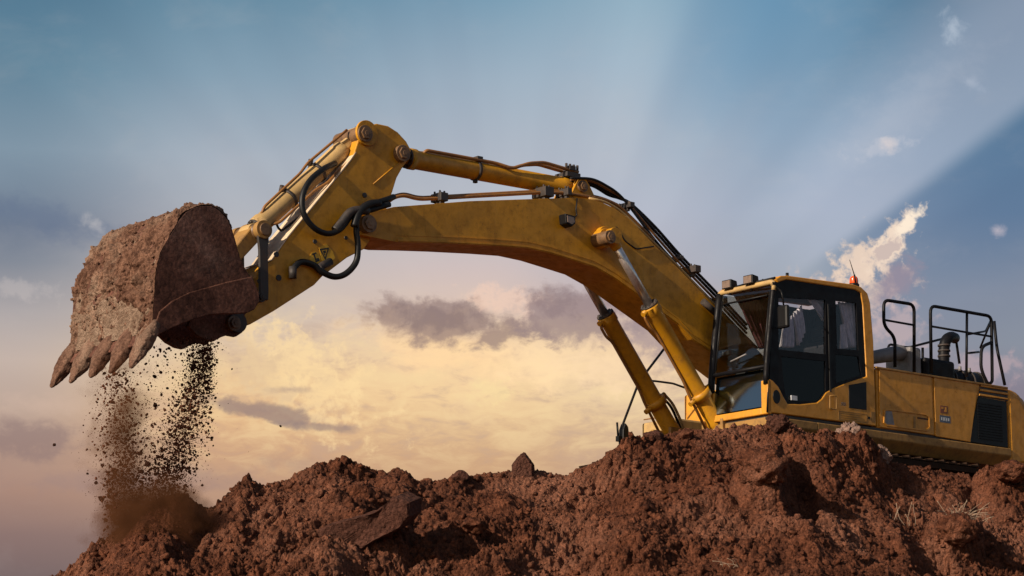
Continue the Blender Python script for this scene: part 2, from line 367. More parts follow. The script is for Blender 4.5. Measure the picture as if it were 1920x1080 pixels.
def clods(x, y, s=0, fill=.8):
    """rounded lumps on a jittered grid: 0..1"""
    i0 = np.floor(x); j0 = np.floor(y); out = np.zeros_like(x); z = np.zeros_like(i0)
    for di in (-1, 0, 1):
        for dj in (-1, 0, 1):
            i = i0 + di; j = j0 + dj
            cx = i + _h(i, j, z, s); cy = j + _h(i, j, z, s + 1); r = .25 + .5 * _h(i, j, z, s + 2) ** 1.5
            on = _h(i, j, z, s + 3) < fill; el = .7 + .6 * _h(i, j, z, s + 4); th = _h(i, j, z, s + 5) * 3.14
            ax = x - cx; ay = y - cy; bx = (ax * np.cos(th) + ay * np.sin(th)) * el; by = (-ax * np.sin(th) + ay * np.cos(th)) / el
            d = (bx * bx + by * by) / (r * r); hh = np.sqrt(np.clip(1 - d, 0, 1)) * r * 1.3; t1 = (_h(i, j, z, s + 6) - .5) * 2.2; t2 = (_h(i, j, z, s + 7) - .5) * 2.2; cut = r * .75 + t1 * ax + t2 * ay; t3 = (_h(i, j, z, s + 8) - .5) * 3; t4 = (_h(i, j, z, s + 9) - .5) * 3; hh = np.where(d < 1, np.clip(np.minimum(np.minimum(hh, cut), r * .85 + t3 * ax + t4 * ay), 0, None), 0)
            out = np.maximum(out, np.where(on, hh, 0))
    return out

# ------------------------------------------------------------------ placing: the photo's rays met with the machine's own planes
TH = R(39.5)
def ray(px, py):
    x = (px - 960) / FPX; z = (540 - py) / FPX
    return Vector((x, math.cos(PIT) - z * math.sin(PIT), math.sin(PIT) + z * math.cos(PIT)))
CAM = Vector((0, 0, CAMZ)); FW = Vector((-math.cos(TH), -math.sin(TH), 0)); LF = Vector((math.sin(TH), -math.cos(TH), 0))
r_ = ray(1441, 773); ORG = CAM + r_ * (31 / r_.y) - FW * 1.75 - LF * 1.45 - Vector((0, 0, 1.3))
def P(px, py, y):                      # -> local (x, z) on the plane of lateral offset y
    r = ray(px, py); t = ((ORG - CAM).dot(LF) + y) / r.dot(LF); w = CAM + r * t - ORG
    return (w.dot(FW), w.z)
def P3(px, py, y): x, z = P(px, py, y); return (x, y, z)
def Q3(px, py, x):                     # -> local point on the plane of forward offset x
    r = ray(px, py); t = ((ORG - CAM).dot(FW) + x) / r.dot(FW); w = CAM + r * t - ORG
    return (x, w.dot(LF), w.z)
def PL(pts, y): return [P(a, b, y) for a, b in pts]

# ------------------------------------------------------------------ terrain: spoil mound
RIDGE = [(-200,1300),(-60,1190),(90,1082),(140,1048),(175,1015),(200,1005),(225,985),(260,960),(300,930),(345,913),(372,935),(388,942),(420,922),(445,908),(468,897),(482,908),(496,914),(530,902),(560,884),(590,868),(618,860),(636,852),(655,860),(690,870),(715,876),(728,880),(740,876),(765,880),(782,896),(795,896),(812,890),(840,886),(870,878),(905,874),(935,868),(975,868),(1010,871),(1050,878),(1075,878),(1100,868),(1125,856),(1160,830),(1200,816),(1240,812),(1280,806),(1325,800),(1370,797),(1410,793),(1440,790),(1470,786),(1495,799),(1530,808),(1560,816),(1600,822),(1630,838),(1650,852),(1690,866),(1735,874),(1780,884),(1820,892),(1860,895),(1900,888),(1960,878),(2100,880),(2400,930)]
def YR(X): return 28.6 + .5 * X
rx, rz = [], []
for px, py in RIDGE:
    r = ray(px, py); k = r.x / r.y; Y = 28.6 / (1 - .5 * k); X = k * Y
    rx.append(X); rz.append(CAMZ + r.z / r.y * Y)
rx = np.array([-16] + rx + [24.]); rz = np.array([0.2] + rz + [rz[-1] - 1.2])
def zridge(X): return np.interp(X, rx, rz)
def mound(X, Y, fine=True):
    s = YR(X) - Y; sd = s / 1.0
    zr = zridge(X); base = np.where(s >= 0, zr - .70 * (np.sqrt(s * s + .02) - .14) , zr - .45 * (np.sqrt(s * s + .03) - .17))
    # platform the machine stands on, behind the ridge
    floor = np.interp(X, [-7, -3, 0, 2, 20], [-3., 3.2, 4.6, 5.12, 5.12]); floor = np.where(Y > 42, floor - (Y - 42) * .7, floor)
    base = np.where(s < 0, np.maximum(base, floor), base)
    vis = np.clip((s + 1.2) / .8, 0, 1)
    q = s * 1.22
    wx = X + .25 * vnoise(X * 1.3, q * 1.3, 40); wq = q + .25 * vnoise(X * 1.3, q * 1.3, 41)
    rough = np.clip(.75 + 1.25 * fbm(X * .75 + 3, q * 1.1, 60, 4), .12, 1.5)
    rough = np.where(s < .5, np.maximum(rough, .7), rough)
    edge = np.clip(s / .5, .25, 1)
    d = .15 * fbm(X * .9, q * 1.1, 3, 4) * edge + .05 * fbm(X * 3.1, q * 3.1, 9, 3)
    d += .05 * fbm((X * .8 + q) * 1.1, (X - q * .7) * 4., 70, 3) * edge * np.interp(X, [-4, 1], [.3, 1])      # slide marks running down the slope
    d += rough * (.13 * clods(wx * 1.9, wq * 1.9, 11, .3) * edge * edge + .08 * clods(wx * 5, wq * 5, 21, .22) * (.5 + .5 * edge) + .045 * clods(wx * 11, wq * 11, 31, .4))
    ux = wx + .02 * vnoise(X * 22, q * 22, 44); uq = wq + .02 * vnoise(X * 22, q * 22, 45)
    if fine: d += rough * (.044 * clods(ux * 20, uq * 20, 51, .85) + .03 * clods(ux * 36, uq * 36, 57, .9)) + .02 * fbm(X * 26, q * 26, 80, 3)
    # shaped features: (X px, Y px, radius x, radius s, height)
    for (fx, fs, ra, rb, h) in FEAT: 
        e = np.clip(1 - ((X - fx) / ra) ** 2 - ((s - fs) / rb) ** 2, 0, 1); d += h * (e ** .6 if h > 0 else e ** .8)
    z = base + (d - .075) * vis * .84
    return z, d, s
def surf(px, py):
    """where a ray meets the smooth slope: X, s"""
    r = ray(px, py); k = r.x / r.y; best = None
    for i in range(900):
        Y = 24 + i * .012; X = k * Y; z = CAMZ + r.z / r.y * Y; s = YR(X) - Y
        if s > -.3:
            zs = zridge(X) - .70 * (math.sqrt(s * s + .02) - .14)
            if z <= zs: return X, s
    return k * (28.6 / (1 - .5 * k) - .12), .1
FEAT = []
for (px, py, ra, rb, h) in [(1435, 900, .42, .50, .42), (1497, 915, .26, .62, -.50), (1520, 850, .35, .25, .12), (660, 900, .8, .35, -.16), (640, 868, .5, .3, .06), (760, 885, .3, .25, .12), (480, 900, .35, .2, .1),
                            (460, 965, .8, .3, -.18), (720, 930, .6, .3, .16), (1600, 850, .5, .3, .16), (1790, 1010, .4, .4, .25), (1650, 1000, .25, .5, -.16), (1880, 920, .4, .5, .25),
                            (1200, 860, .5, .35, .12), (900, 1010, .6, .5, .12), (1330, 1000, .8, .6, -.1), (300, 965, .5, .4, .15), (1750, 1060, .3, .4, -.2)]:
    X, s_ = surf(px, py); FEAT.append((X, s_, ra, rb, h))
def nonuni(segs):
    out = []
    for a, b, st in segs: out.append(np.arange(a, b, st))
    out.append(np.array([segs[-1][1]])); return np.concatenate(out)
gx = nonuni([(-16, -7.2, .15), (-7.2, 8.4, .0115), (8.4, 24, .15)])
gs = nonuni([(-18, -1.6, .3), (-1.6, -.5, .03), (-.5, 3.5, .0125), (3.5, 5, .05), (5, 12, .2)])
XX, SS = np.meshgrid(gx, gs, indexing='ij'); YY = YR(XX) - SS
ZZ, DD, _s = mound(XX, YY)
tilt = np.clip(DD, -.1, .4) * .5 * np.clip((SS + .3) / .5, 0, 1)
YY = YY - tilt
n1, n2 = XX.shape
idx = np.arange(n1 * n2).reshape(n1, n2)
fq = np.stack([idx[:-1, :-1], idx[:-1, 1:], idx[1:, 1:], idx[1:, :-1]], -1).reshape(-1, 4)
tag(rawmesh('dirt_mound', np.stack([XX, YY, np.maximum(ZZ, -.4)], -1).reshape(-1, 3), fq, M['soil'], smooth=True), 'mound of loose red brown soil', kind='structure')
gp = MB(); gp.add([(-3000, -3000, 0), (3000, -3000, 0), (3000, 3000, 0), (-3000, 3000, 0)], [(0, 1, 2, 3)])
tag(gp.build('ground', M['soil']), 'flat bare red brown ground around the mound', kind='structure')

# ---- loose clods
def ico(sub=1):
    bm = bmesh.new(); bmesh.ops.create_icosphere(bm, subdivisions=sub, radius=1.); v = np.array([p.co[:] for p in bm.verts]); f = np.array([[q.index for q in p.verts] for p in bm.faces]); bm.free(); return v, f
IV1, IF1 = ico(1); IV2, IF2 = ico(2); IV4, IF4 = ico(4)
def rock_cloud(cent, rad, V_, F_, jit=.28, seed=1, flat=.75):
    r = np.random.default_rng(seed); N = len(cent); nv = len(V_)
    sc = r.uniform(.65, 1.25, (N, 1, 3)); sc[..., 2] *= flat
    v = V_[None] * (1 + r.uniform(-jit, jit, (N, nv, 1))) * sc
    a, b, c = r.uniform(0, 6.28, (3, N)); ca, sa, cb, sb = np.cos(a), np.sin(a), np.cos(b), np.sin(b)
    Rz = np.zeros((N, 3, 3)); Rz[:, 0, 0] = ca; Rz[:, 0, 1] = -sa; Rz[:, 1, 0] = sa; Rz[:, 1, 1] = ca; Rz[:, 2, 2] = 1
    Rx = np.zeros((N, 3, 3)); Rx[:, 1, 1] = cb; Rx[:, 1, 2] = -sb; Rx[:, 2, 1] = sb; Rx[:, 2, 2] = cb; Rx[:, 0, 0] = 1
    v = np.einsum('nij,nvj->nvi', Rz @ Rx, v) * np.asarray(rad)[:, None, None] + np.asarray(cent)[:, None, :]
    f = F_[None] + (np.arange(N) * nv)[:, None, None]
    return v.reshape(-1, 3), f.reshape(-1, 3)
N = 75000
cx = rng.uniform(-6.8, 8.2, N); cs = rng.uniform(-.25, 3.3, N)
den = fbm(cx * .75 + 3, cs * 1.22 * 1.1, 60, 4); keep = den > rng.uniform(-1.3, .5, N); cx, cs = cx[keep], cs[keep]
cy = YR(cx) - cs; cz, dd_, _ = mound(cx, cy, False); cy = cy - np.clip(dd_, -.1, .4) * .5 * np.clip((cs + .3) / .5, 0, 1)
rad = .006 + .0062 * rng.pareto(2.0, len(cx)); rad = np.minimum(rad, np.where(cs < .1, .035, .055))
v, f = rock_cloud(np.stack([cx, cy, cz + rad * .25], 1), rad, IV1, IF1, .26, 3)
tag(rawmesh('loose_clods', v, f, M['soil']), 'small loose soil clods scattered over the mound', 'soil clods', kind='stuff')

def terr(px, py):
    X, s = surf(px, py); Y = YR(np.array([X])) - s; z, d, _ = mound(np.array([X]), Y, False)
    return X, float(Y[0] - np.clip(d[0], -.1, .4) * .5 * min(1, max(0, (s + .3) / .5))), float(z[0])
def boulder(name, px, py, size, label, cat, m, seed, jag=.16, rot=0., facets=True, sink=.1, V_=IV4, F_=IF4, group=None):
    X, Y, z = terr(px, py)
    r = np.random.default_rng(seed); v = V_.copy()
    if facets:      # cut by random planes to make broken faces
        for k in range(13):
            n = r.normal(size=3); n /= np.linalg.norm(n); d = r.uniform(.62, .86); q = v @ n
            v = v - np.where(q > d, q - d, 0)[:, None] * n[None]
    th = np.arctan2(v[:, 1], v[:, 0]); ph = v[:, 2]
    v = v * (1 + jag * .35 * fbm(th * 2 + seed, ph * 3, seed, 4) + jag * .25 * fbm(v[:, 0] * 7 + seed, v[:, 2] * 7 + v[:, 1] * 5, seed + 5, 3))[:, None]
    v = v * np.array(size)[None]; c, s_ = math.cos(rot), math.sin(rot)
    v = np.stack([v[:, 0] * c - v[:, 2] * s_, v[:, 1], v[:, 0] * s_ + v[:, 2] * c], 1)
    v[:, 2] -= sink * .4
    o = rawmesh(name, v, F_, m, smooth=True, loc=(X, Y - .5 * size[1] - .03, z + .02)); o.modifiers.new('w', 'WEIGHTED_NORMAL')
    tag(o, label, cat, group); return o
def pyramid_rock():
    r = ray(981, 868); k = r.x / r.y; Y = 28.6 / (1 - .5 * k) ; X = k * Y; z = CAMZ + r.z / r.y * Y
    prof = [(-.16, -.2), (-.155, .03), (-.125, .07), (-.085, .12), (-.03, .185), (.005, .205), (.03, .19), (.075, .13), (.12, .075), (.145, .02), (.15, -.2)]
    vs = []; L_ = [(-.11, .72), (-.06, .92), (0, 1.), (.05, .95), (.10, .7)]
    for yy, sc in L_: vs += [(x * sc, yy, zz * sc + (.0 if yy else .0)) for x, zz in prof]
    n = len(prof); fs = [tuple(range(n)), tuple(reversed(range(n * 4, n * 5)))]
    for a in range(4):
        for i in range(n): j = (i + 1) % n; fs.append((a * n + i, a * n + j, a * n + n + j, a * n + n + i))
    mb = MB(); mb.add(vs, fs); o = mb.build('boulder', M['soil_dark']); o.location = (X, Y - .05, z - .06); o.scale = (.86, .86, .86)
    sb = o.modifiers.new('s', 'SUBSURF'); sb.subdivision_type = 'SIMPLE'; sb.levels = sb.render_levels = 3
    tx = bpy.data.textures.new('rock', 'CLOUDS'); tx.noise_scale = .06; dm = o.modifiers.new('d', 'DISPLACE'); dm.texture = tx; dm.strength = .03
    tag(o, 'pointed pyramid shaped dark boulder standing alone on the ridge', 'boulder')
pyramid_rock()
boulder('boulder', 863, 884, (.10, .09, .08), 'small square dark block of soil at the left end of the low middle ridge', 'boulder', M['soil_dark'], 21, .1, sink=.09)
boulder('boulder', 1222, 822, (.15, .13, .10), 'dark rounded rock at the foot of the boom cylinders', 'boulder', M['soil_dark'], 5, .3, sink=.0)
boulder('soil_lump', 1285, 812, (.10, .10, .09), 'brown soil lump right of the cylinder foot below the cab corner', 'soil lump', M['soil'], 6, .3, sink=.05)
boulder('soil_lump', 1586, 818, (.15, .14, .17), 'pale dry soil lump heaped against the yellow machine frame', 'soil lump', M['soil_pale'], 7, .8, facets=True, sink=-.1)
boulder('soil_lump', 1650, 858, (.14, .12, .12), 'pale crumbly soil lump under the rear end of the frame', 'soil lump', M['soil_pale'], 17, .8, facets=True, sink=-.1)
boulder('soil_lump', 1457, 800, (.14, .12, .13), 'dark jagged soil lump topping the ridge below the cab door', 'soil lump', M['soil_dark'], 8, .6, sink=-.12)
boulder('soil_lump', 1550, 818, (.12, .1, .08), 'brown lump on the ridge between the dark jagged lump and the pale dry one', 'soil lump', M['soil'], 18, .5, sink=-.1)
boulder('soil_lump', 1428, 912, (.26, .2, .22), 'large dark crumbling soil lump beside the deep hollow below the cab', 'soil lump', M['soil'], 9, .55, facets=False, sink=.2)
boulder('soil_lump', 885, 1000, (.16, .14, .10), 'rounded soil lump in the middle of the lower slope', 'soil lump', M['soil'], 31, .4, sink=-.1)
boulder('soil_lump', 730, 905, (.16, .14, .12), 'sunlit rounded lump just above the big tilted slab', 'soil lump', M['soil'], 32, .4, sink=-.1)
boulder('soil_lump', 1790, 1030, (.22, .2, .17), 'big lump under the dry grass tuft at lower right', 'soil lump', M['soil'], 33, .5, facets=False, sink=-.08)
boulder('soil_lump', 1890, 925, (.2, .18, .13), 'lump at the right edge below the counterweight', 'soil lump', M['soil'], 34, .4, facets=False, sink=-.08)
# tilted slab, lower left of centre
def slab():
    X, Y, z = terr(680, 990)
    def q(px, py, d): r = ray(px, py); t = (Y - .40 + d + max(0, py - 985) * .002) / r.y; return np.array(CAM + r * t)
    front = [(594, 996), (612, 985), (700, 962), (712, 955), (742, 930), (768, 942), (770, 968), (752, 990), (700, 1016), (660, 1042), (625, 1056), (612, 1040)]
    mb = MB(); n = len(front); fr = [q(a, b, .03 * math.sin(i * 2.1)) for i, (a, b) in enumerate(front)]
    bk = [p * 1. + np.array([.10, .42, .10]) for p in fr]
    c0 = np.mean(fr, 0)
    fr2 = [c0 + (p - c0) * .93 + np.array([0, -.03, 0]) for p in fr]
    vs = fr2 + fr + bk; fs = [tuple(range(n)), tuple(reversed(range(2 * n, 3 * n)))]
    for a in (0, n):
        for i in range(n): j = (i + 1) % n; fs.append((a + i, a + j, a + n + j, a + n + i))
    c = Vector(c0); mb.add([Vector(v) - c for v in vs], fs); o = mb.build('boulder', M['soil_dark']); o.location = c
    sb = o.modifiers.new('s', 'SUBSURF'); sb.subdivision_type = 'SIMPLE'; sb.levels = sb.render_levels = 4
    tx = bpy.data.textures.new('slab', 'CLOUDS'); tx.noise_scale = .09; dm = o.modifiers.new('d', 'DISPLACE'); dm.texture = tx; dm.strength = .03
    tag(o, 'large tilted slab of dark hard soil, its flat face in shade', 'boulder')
slab()
# dry grass
def tuft(px, py, n, h, spread, label, seed):
    r = random.Random(seed); X, Y, z = terr(px, py); mb = MB()
    for i in range(n):
        a = r.uniform(0, 6.28); l = h * r.uniform(.5, 1.2); lean = r.uniform(.3, 1.5) * spread; x0, y0 = r.gauss(0, .06), r.gauss(0, .04) - .03
        pts = [(x0 + math.cos(a) * lean * t * l + r.gauss(0, .012), y0 - abs(math.sin(a)) * lean * t * l * .7 - .02, l * (t - .45 * lean * t * t)) for t in (0, .3, .6, 1.)]
        mb.tube(spline(pts, 3), r.uniform(.002, .0034), 4)
    o = mb.build('dry_grass_tuft', M['straw']); o.location = (X, Y, z); tag(o, label, 'dry grass')
tuft(1795, 1010, 34, .30, 1., 'wide tuft of pale dry grass on the lower right slope', 1)
tuft(1688, 965, 8, .26, .3, 'few thin upright dry stalks left of the wide tuft', 2)
tuft(1845, 950, 8, .2, .9, 'sparse bent dry stalks near the right edge above the wide tuft', 3)
tuft(1375, 1062, 7, .2, 1.2, 'single small bent dry twig at the bottom below the dark hollow', 4)
# ------------------------------------------------------------------ the excavator
ex = bpy.data.objects.new('excavator', None); COL.objects.link(ex); ex.location = ORG; ex.rotation_euler = (0, 0, math.pi + TH)
tag(ex, 'large yellow tracked excavator on the mound tipping soil from its muddy bucket', 'excavator')
V3 = Vector
def boss(par, px, py, y0, y1, r, m='pin', name='pin', nut=True):
    x, z = P(px, py, y1); mb = MB(); mb.cyl((x, y0, z), (x, y1, z), r, 28)
    s = 1 if y1 > y0 else -1
    if nut: mb.cyl((x, y1, z), (x, y1 + .025 * s, z), r * .72, 6); mb.cyl((x, y1 + .025 * s, z), (x, y1 + .032 * s, z), r * .3, 12)
    return mb.build(name, M[m], par, .004)
# ---- boom
BW = .28
tipT = [(678,418),(680,405),(700,397),(738,388),(880,377),(1000,373),(1075,371),(1105,373),(1130,380),(1155,392),(1182,412),(1226,458),(1275,506),(1340,573),(1432,668),(1462,700),(1468,722),(1455,738),(1436,742)]
botF = [(1390,760),(1330,712),(1285,678),(1240,648),(1215,621),(1172,590),(1130,560),(1095,535),(1059,515),(1018,502),(976,489),(934,480),(879,476),(800,472),(740,470),(690,469)]
bo = PL(tipT, BW) + PL(botF, -BW) + PL([(676, 440)], BW)
mb = MB(); mb.prism(bo, -BW, BW); boom = mb.build('boom', M['yellow'], ex, .012)
mb = MB()                              # bottom flange and weld seams
fl = PL(botF, -BW)
for s in (-1, 1):
    up = [(x, z + .075) for x, z in fl]; mb.prism([(x, z + .012) for x, z in fl] + list(reversed([(x, z + .03) for x, z in fl])), s * BW, s * (BW + .014))
    mb.prism(up + list(reversed([(x, z + .012) for x, z in up])), s * BW, s * (BW + .006))
mb.build('weld_seam', M['yellow'], boom)
boss(boom, 693, 419, -.36, .36, .105); boss(boom, 1145, 444, .28, .56, .085); boss(boom, 1138, 446, .28, .42, .12, 'yellow', 'pin_collar', False)
boss(boom, 1138, 443, .0, .36, .13, 'yellow', 'pin_collar', False)
x_, z_ = P(1145, 444, .60); mb = MB(); mb.cyl((x_, -.60, z_), (x_, -.28, z_), .085, 24); mb.build('pin', M['pin'], boom, .004)
# bracket fork that carries the base of the arm cylinder
cx_, cz_ = P(1094, 349, .17)
for s in (-1, 1):
    mb = MB(); mb.prism([(cx_ - .28, cz_ - .24), (cx_ + .24, cz_ - .2), (cx_ + .09, cz_ + .07), (cx_ + .03, cz_ + .1), (cx_ - .05, cz_ + .09), (cx_ - .10, cz_ + .03)], s * .13, s * .17); mb.build('cylinder_bracket', M['yellow'], boom, .006)
boss(boom, 1094, 349, -.2, .2, .075)
# clamps and pipes along the top
def clamp(par, px, py, y, w=.11, h=.10, yw=.1):
    x, z = P(px, py, y); mb = MB(); mb.box(x - w / 2, x + w / 2, y - yw, y + yw, z - h / 2, z + h / 2)
    mb.box(x - w * .3, x + w * .3, y - yw * .6, y + yw * .6, z - h, z - h * .5)
    for a in (-.3, .3):
        for b in (-.5, .5): mb.cyl((x + a * w, y + b * yw, z + h / 2), (x + a * w, y + b * yw, z + h / 2 + .03), .014, 6)
    return mb.build('pipe_clamp', M['dark'], par, .006)
def pipe(par, pts, y, r, m='pipe', name='hydraulic_pipe', fil=.12, sp=False):
    p = [P3(q[0], q[1], q[2] if len(q) > 2 else y) for q in pts]
    mb = MB(); mb.tube(spline(p, 7) if sp else fillet(p, fil), r, 10); return mb.build(name, M[m], par)
for k, (dy_, yy) in enumerate([(0, .20), (3, .12), (2, -.12)]):
    pipe(boom, [(722, 384 - dy_), (737, 371 - dy_), (757, 366 - dy_), (785, 374 - dy_), (822, 372 - dy_), (1018, 361 - dy_), (1060, 362 - dy_), (1098, 368 - dy_), (1130, 372), (1160, 385), (1190, 414), (1226, 450)], yy, .021)
clamp(boom, 824, 371, .18); clamp(boom, 1018, 362, .18, .14, .12, .13); clamp(boom, 1057, 362, .18, .07, .09, .12)
for k, (o_, yy, rr) in enumerate([(-2, .20, .017), (-11, .15, .017), (-19, .10, .019), (-27, .04, .019)]):
    pipe(boom, [(1070, 334 + k * 2), (1110, 336 + k * 4), (1140, 350 + k * 5), (1162, 366 + k * 2), (1184, 392 - k * 3), (1228, 452 + o_), (1276, 506 + o_), (1340, 572 + o_), (1400, 636 + o_)], yy, rr, 'rubber' if k in (0, 2, 3) else 'pipe', 'hydraulic_hose', sp=True)
for k, yy in enumerate([.24, .05]):
    pipe(boom, [(1105, 372), (1135, 378), (1165, 396), (1190, 420), (1230, 459), (1280, 508), (1343, 575), (1420, 653)], yy, .017, 'cream', 'hydraulic_pipe', .2)
clamp(boom, 1263, 486, .02, .06, .05, .16); clamp(boom, 1289, 508, .08, .1, .09, .2); clamp(boom, 1340, 566, .1, .08, .09, .2); clamp(boom, 1168, 388, .08, .08, .07, .18)
pipe(boom, [(1082, 372), (1080, 395), (1082, 404), (1076, 408)], BW + .015, .009, 'rubber', 'lamp_cable', .05)
pipe(boom, [(1152, 432), (1155, 425), (1160, 430), (1172, 452), (1193, 467), (1226, 462)], BW + .012, .009, 'rubber', 'grease_line', .04)
pipe(boom, [(1318, 565), (1345, 590)], BW + .05, .045, 'dark', 'bump_stop')
# lamp on the boom side
x_, z_ = P(1067, 413, BW + .1); mb = MB()
mb.prism([(x_ + .085, z_ + .07), (x_ - .08, z_ + .06), (x_ - .085, z_ - .03), (x_ - .02, z_ - .085), (x_ + .07, z_ - .05)], BW, BW + .13)
lamp = mb.build('work_light', M['plastic'], boom, .012)
mb = MB(); mb.prism([(x_ + .06, z_ + .045), (x_ - .05, z_ + .035), (x_ - .06, z_ - .02), (x_ - .02, z_ - .055), (x_ + .05, z_ - .035)], BW + .13, BW + .138); mb.build('lens', M['lens'], lamp)

# ---- arm
AW = .20
sideA = [(672,262),(680,243),(693,235),(707,231.5),(728,236),(746,247.5),(762,265),(771,281),(768,296),(754,316),(744,334),(736,360),(715,420),(683,467),(651,483),(605,518),(590,534),(514,583),(470,608),(456,613)]
tipA = [(440,614),(432,604),(440,592),(462,580),(482,562),(487,545),(482,520),(484,506),(494,495),(510,489),(540,446),(618,351),(660,300)]
mb = MB(); mb.prism(PL(sideA + tipA, AW), -AW, AW); arm = mb.build('arm', M['yellow'], ex, .012)
# top plate, its paint lightened to imitate sun on the arm's upper face
topP = PL([(494,494),(510,488),(540,445),(618,350),(658,301),(668,286)], AW)
nrm = []
mb = MB()
for (a, b) in zip(topP[:-1], topP[1:]):
    d = V3((b[0] - a[0], b[1] - a[1])).normalized(); n = V3((d.y, -d.x)); n = n if n.x > 0 else -n
    q = [V3(a), V3(b), V3(b) + n * .012, V3(a) + n * .012]; mb.prism([tuple(v) for v in q], -AW - .004, AW + .004)
mb.build('top_plate', M['pale'], arm)
boss(arm, 686, 250, -.26, .26, .10); boss(arm, 757, 287, -.27, .27, .10)
boss(arm, 491, 557, -.27, .25, .055, 'dark', 'pin'); boss(arm, 440, 606, -.40, .38, .085, 'pin')
boss(arm, 689, 249, .2, .235, .15, 'yellow', 'pin_collar', False)
for (a, b, r) in [((518,391+85),(518,477),.03),((683,365),(683,366),.03),((590,452),(590,453),.026),((522,520),(522,521),.035),((497,541),(497,542),.03),((487,526),(487,527),.03),((648,445),(648,446),.022)]:
    x, z = P(*b, AW); mb = MB(); mb.cyl((x, AW - .01, z), (x, AW + .012, z), r, 14); mb.build('bolt', M['dark'], arm)
mb = MB(); a = P(700, 345, AW); b = P(757, 297, AW); mb.tube([(a[0], AW, a[1]), (b[0], AW, b[1])], .008, 6); mb.build('weld_seam', M['yellow'], arm)
# hoses
HO = 'hydraulic_hose'
pipe(arm, [(628, 306, .1), (605, 318, .25), (580, 340, .3), (567, 370, .32), (570, 402, .33), (590, 428, .33), (616, 438, .33), (640, 428, .33), (658, 405, .32), (682, 388, .33), (722, 375, .34), (738, 369, .28)], .3, .034, 'rubber', HO, sp=True)
pipe(arm, [(730, 383, .36), (700, 392, .36), (672, 402, .35), (668, 430, .34), (671, 460, .33), (668, 490, .32), (650, 512, .3), (628, 519, .28), (604, 510, .26), (588, 497, .25), (566, 491, .24), (553, 500, .25), (548, 512, .25)], .3, .036, 'rubber', HO, sp=True)
pipe(arm, [(690, 395, .36), (660, 396, .35), (640, 418, .33), (628, 432, .32)], .3, .05, 'dark', HO, sp=True)
pipe(arm, [(712, 380, .38), (690, 384, .38), (672, 400, .37), (664, 425, .36)], .3, .046, 'rubber', HO, sp=True)
pipe(arm, [(604, 507, .24), (596, 502, .24), (620, 490, .24)], .24, .045, 'dark', HO)
pipe(arm, [(549, 500), (549, 522)], AW + .05, .045, 'dark', 'hose_coupling')
pipe(arm, [(618, 353, .05), (596, 366, .05), (560, 408, .05), (528, 433, .05), (522, 428, .02), (516, 414, 0)], .05, .014, 'rubber', 'hydraulic_pipe', .08)
pipe(arm, [(668, 240, -.1), (660, 250, -.1), (664, 262, -.1)], -.1, .02, 'rubber', HO, sp=True)
# warning labels on the arm: a square with a triangle, a round one with a folding arrow
def quad_label(par, pts, y, m, name, th=.003):
    mb = MB(); mb.prism(PL(pts, y), y, y + th); return mb.build(name, M[m], par)
wl = quad_label(arm, [(598,464),(612,457),(624,472),(628,484),(612,497),(604,494)], AW + .001, 'decal', 'warning_label')
tri = [(598.5,467),(617,464),(609.5,488)]
mb = MB(); mb.prism(PL(tri, AW), AW + .004, AW + .006, holes=[PL([(602,469.3),(613.8,467.4),(609,483)], AW)]); mb.build('warning_triangle', M['decal_black'], wl)
mb = MB(); mb.prism(PL([(605,471),(610,470),(611,474),(608,474.5),(609.5,478),(607.5,478.5)], AW), AW + .004, AW + .006); mb.build('pictogram', M['decal_black'], wl)
x_, z_ = P(590.5, 484, AW); mb = MB(); mb.cyl((x_, AW, z_), (x_, AW + .004, z_), .072, 26); wr = mb.build('warning_label', M['decal'], arm)
mb = MB(); mb.prism(PL([(584.5,476),(592,473),(593,475.5),(589.5,477),(592,485),(597,483.5),(599,489),(592,492),(590,489),(595,487),(590.5,488),(587,478),(585.5,478.5)], AW), AW + .005, AW + .007); mb.build('pictogram', M['decal_black'], wr)

# ---- hydraulic cylinders
def cylinder(name, rod_pin, base_pin, y, rb, rr, t0, t1, m='yellow', pins=(.12,)):
    """rod eye at rod_pin, barrel between the fractions t0..t1 of the way"""
    a = V3((rod_pin[0], y, rod_pin[1])); b = V3((base_pin[0], y, base_pin[1])); d = b - a; u = d.normalized()
    w = V3((0, 1, 0))
    mb = MB(); p0 = a + d * t0; p1 = a + d * t1
    mb.tube([p0, p0 + u * .02, p0 + u * .02, p0 + u * .10, p0 + u * .12, p1 - u * .12, p1 - u * .1, p1], [rb * 1.05, rb * 1.12, rb * 1.12, rb * 1.12, rb, rb, rb * 1.08, rb * 1.0], 28)
    mb.tube([p1, b - u * .02], [rb * .8, rb * .6], 20)
    mb.cyl(b - w * .12, b + w * .12, rb * 1.0, 24)
    barrel = mb.build('cylinder_barrel' if name is None else name, M[m], ex, .004)
    mb = MB(); mb.cyl(a, p0, rr, 20); mb.build('piston_rod', M['chrome'], barrel)
    mb = MB(); mb.cyl(a - w * .10, a + w * .10, rb * .95, 24); mb.tube([a, a + u * rb * 1.6], [rb * .75, rr * 1.15], 20); mb.build('rod_eye', M[m if m != 'pipe' else 'yellow'], barrel, .004)
    mb = MB(); s = u.cross(w)
    for k in range(10):
        q = 2 * math.pi * k / 10; o = (s * math.cos(q) + w * math.sin(q)) * rb * .88; mb.cyl(p0 + o - u * .035, p0 + o + u * .02, .018, 6)
    mb.cyl(p0 - u * .02, p0, rb * 1.08, 28); mb.build('gland_bolts', M['dark'], barrel)
    return barrel, a, b, u, s
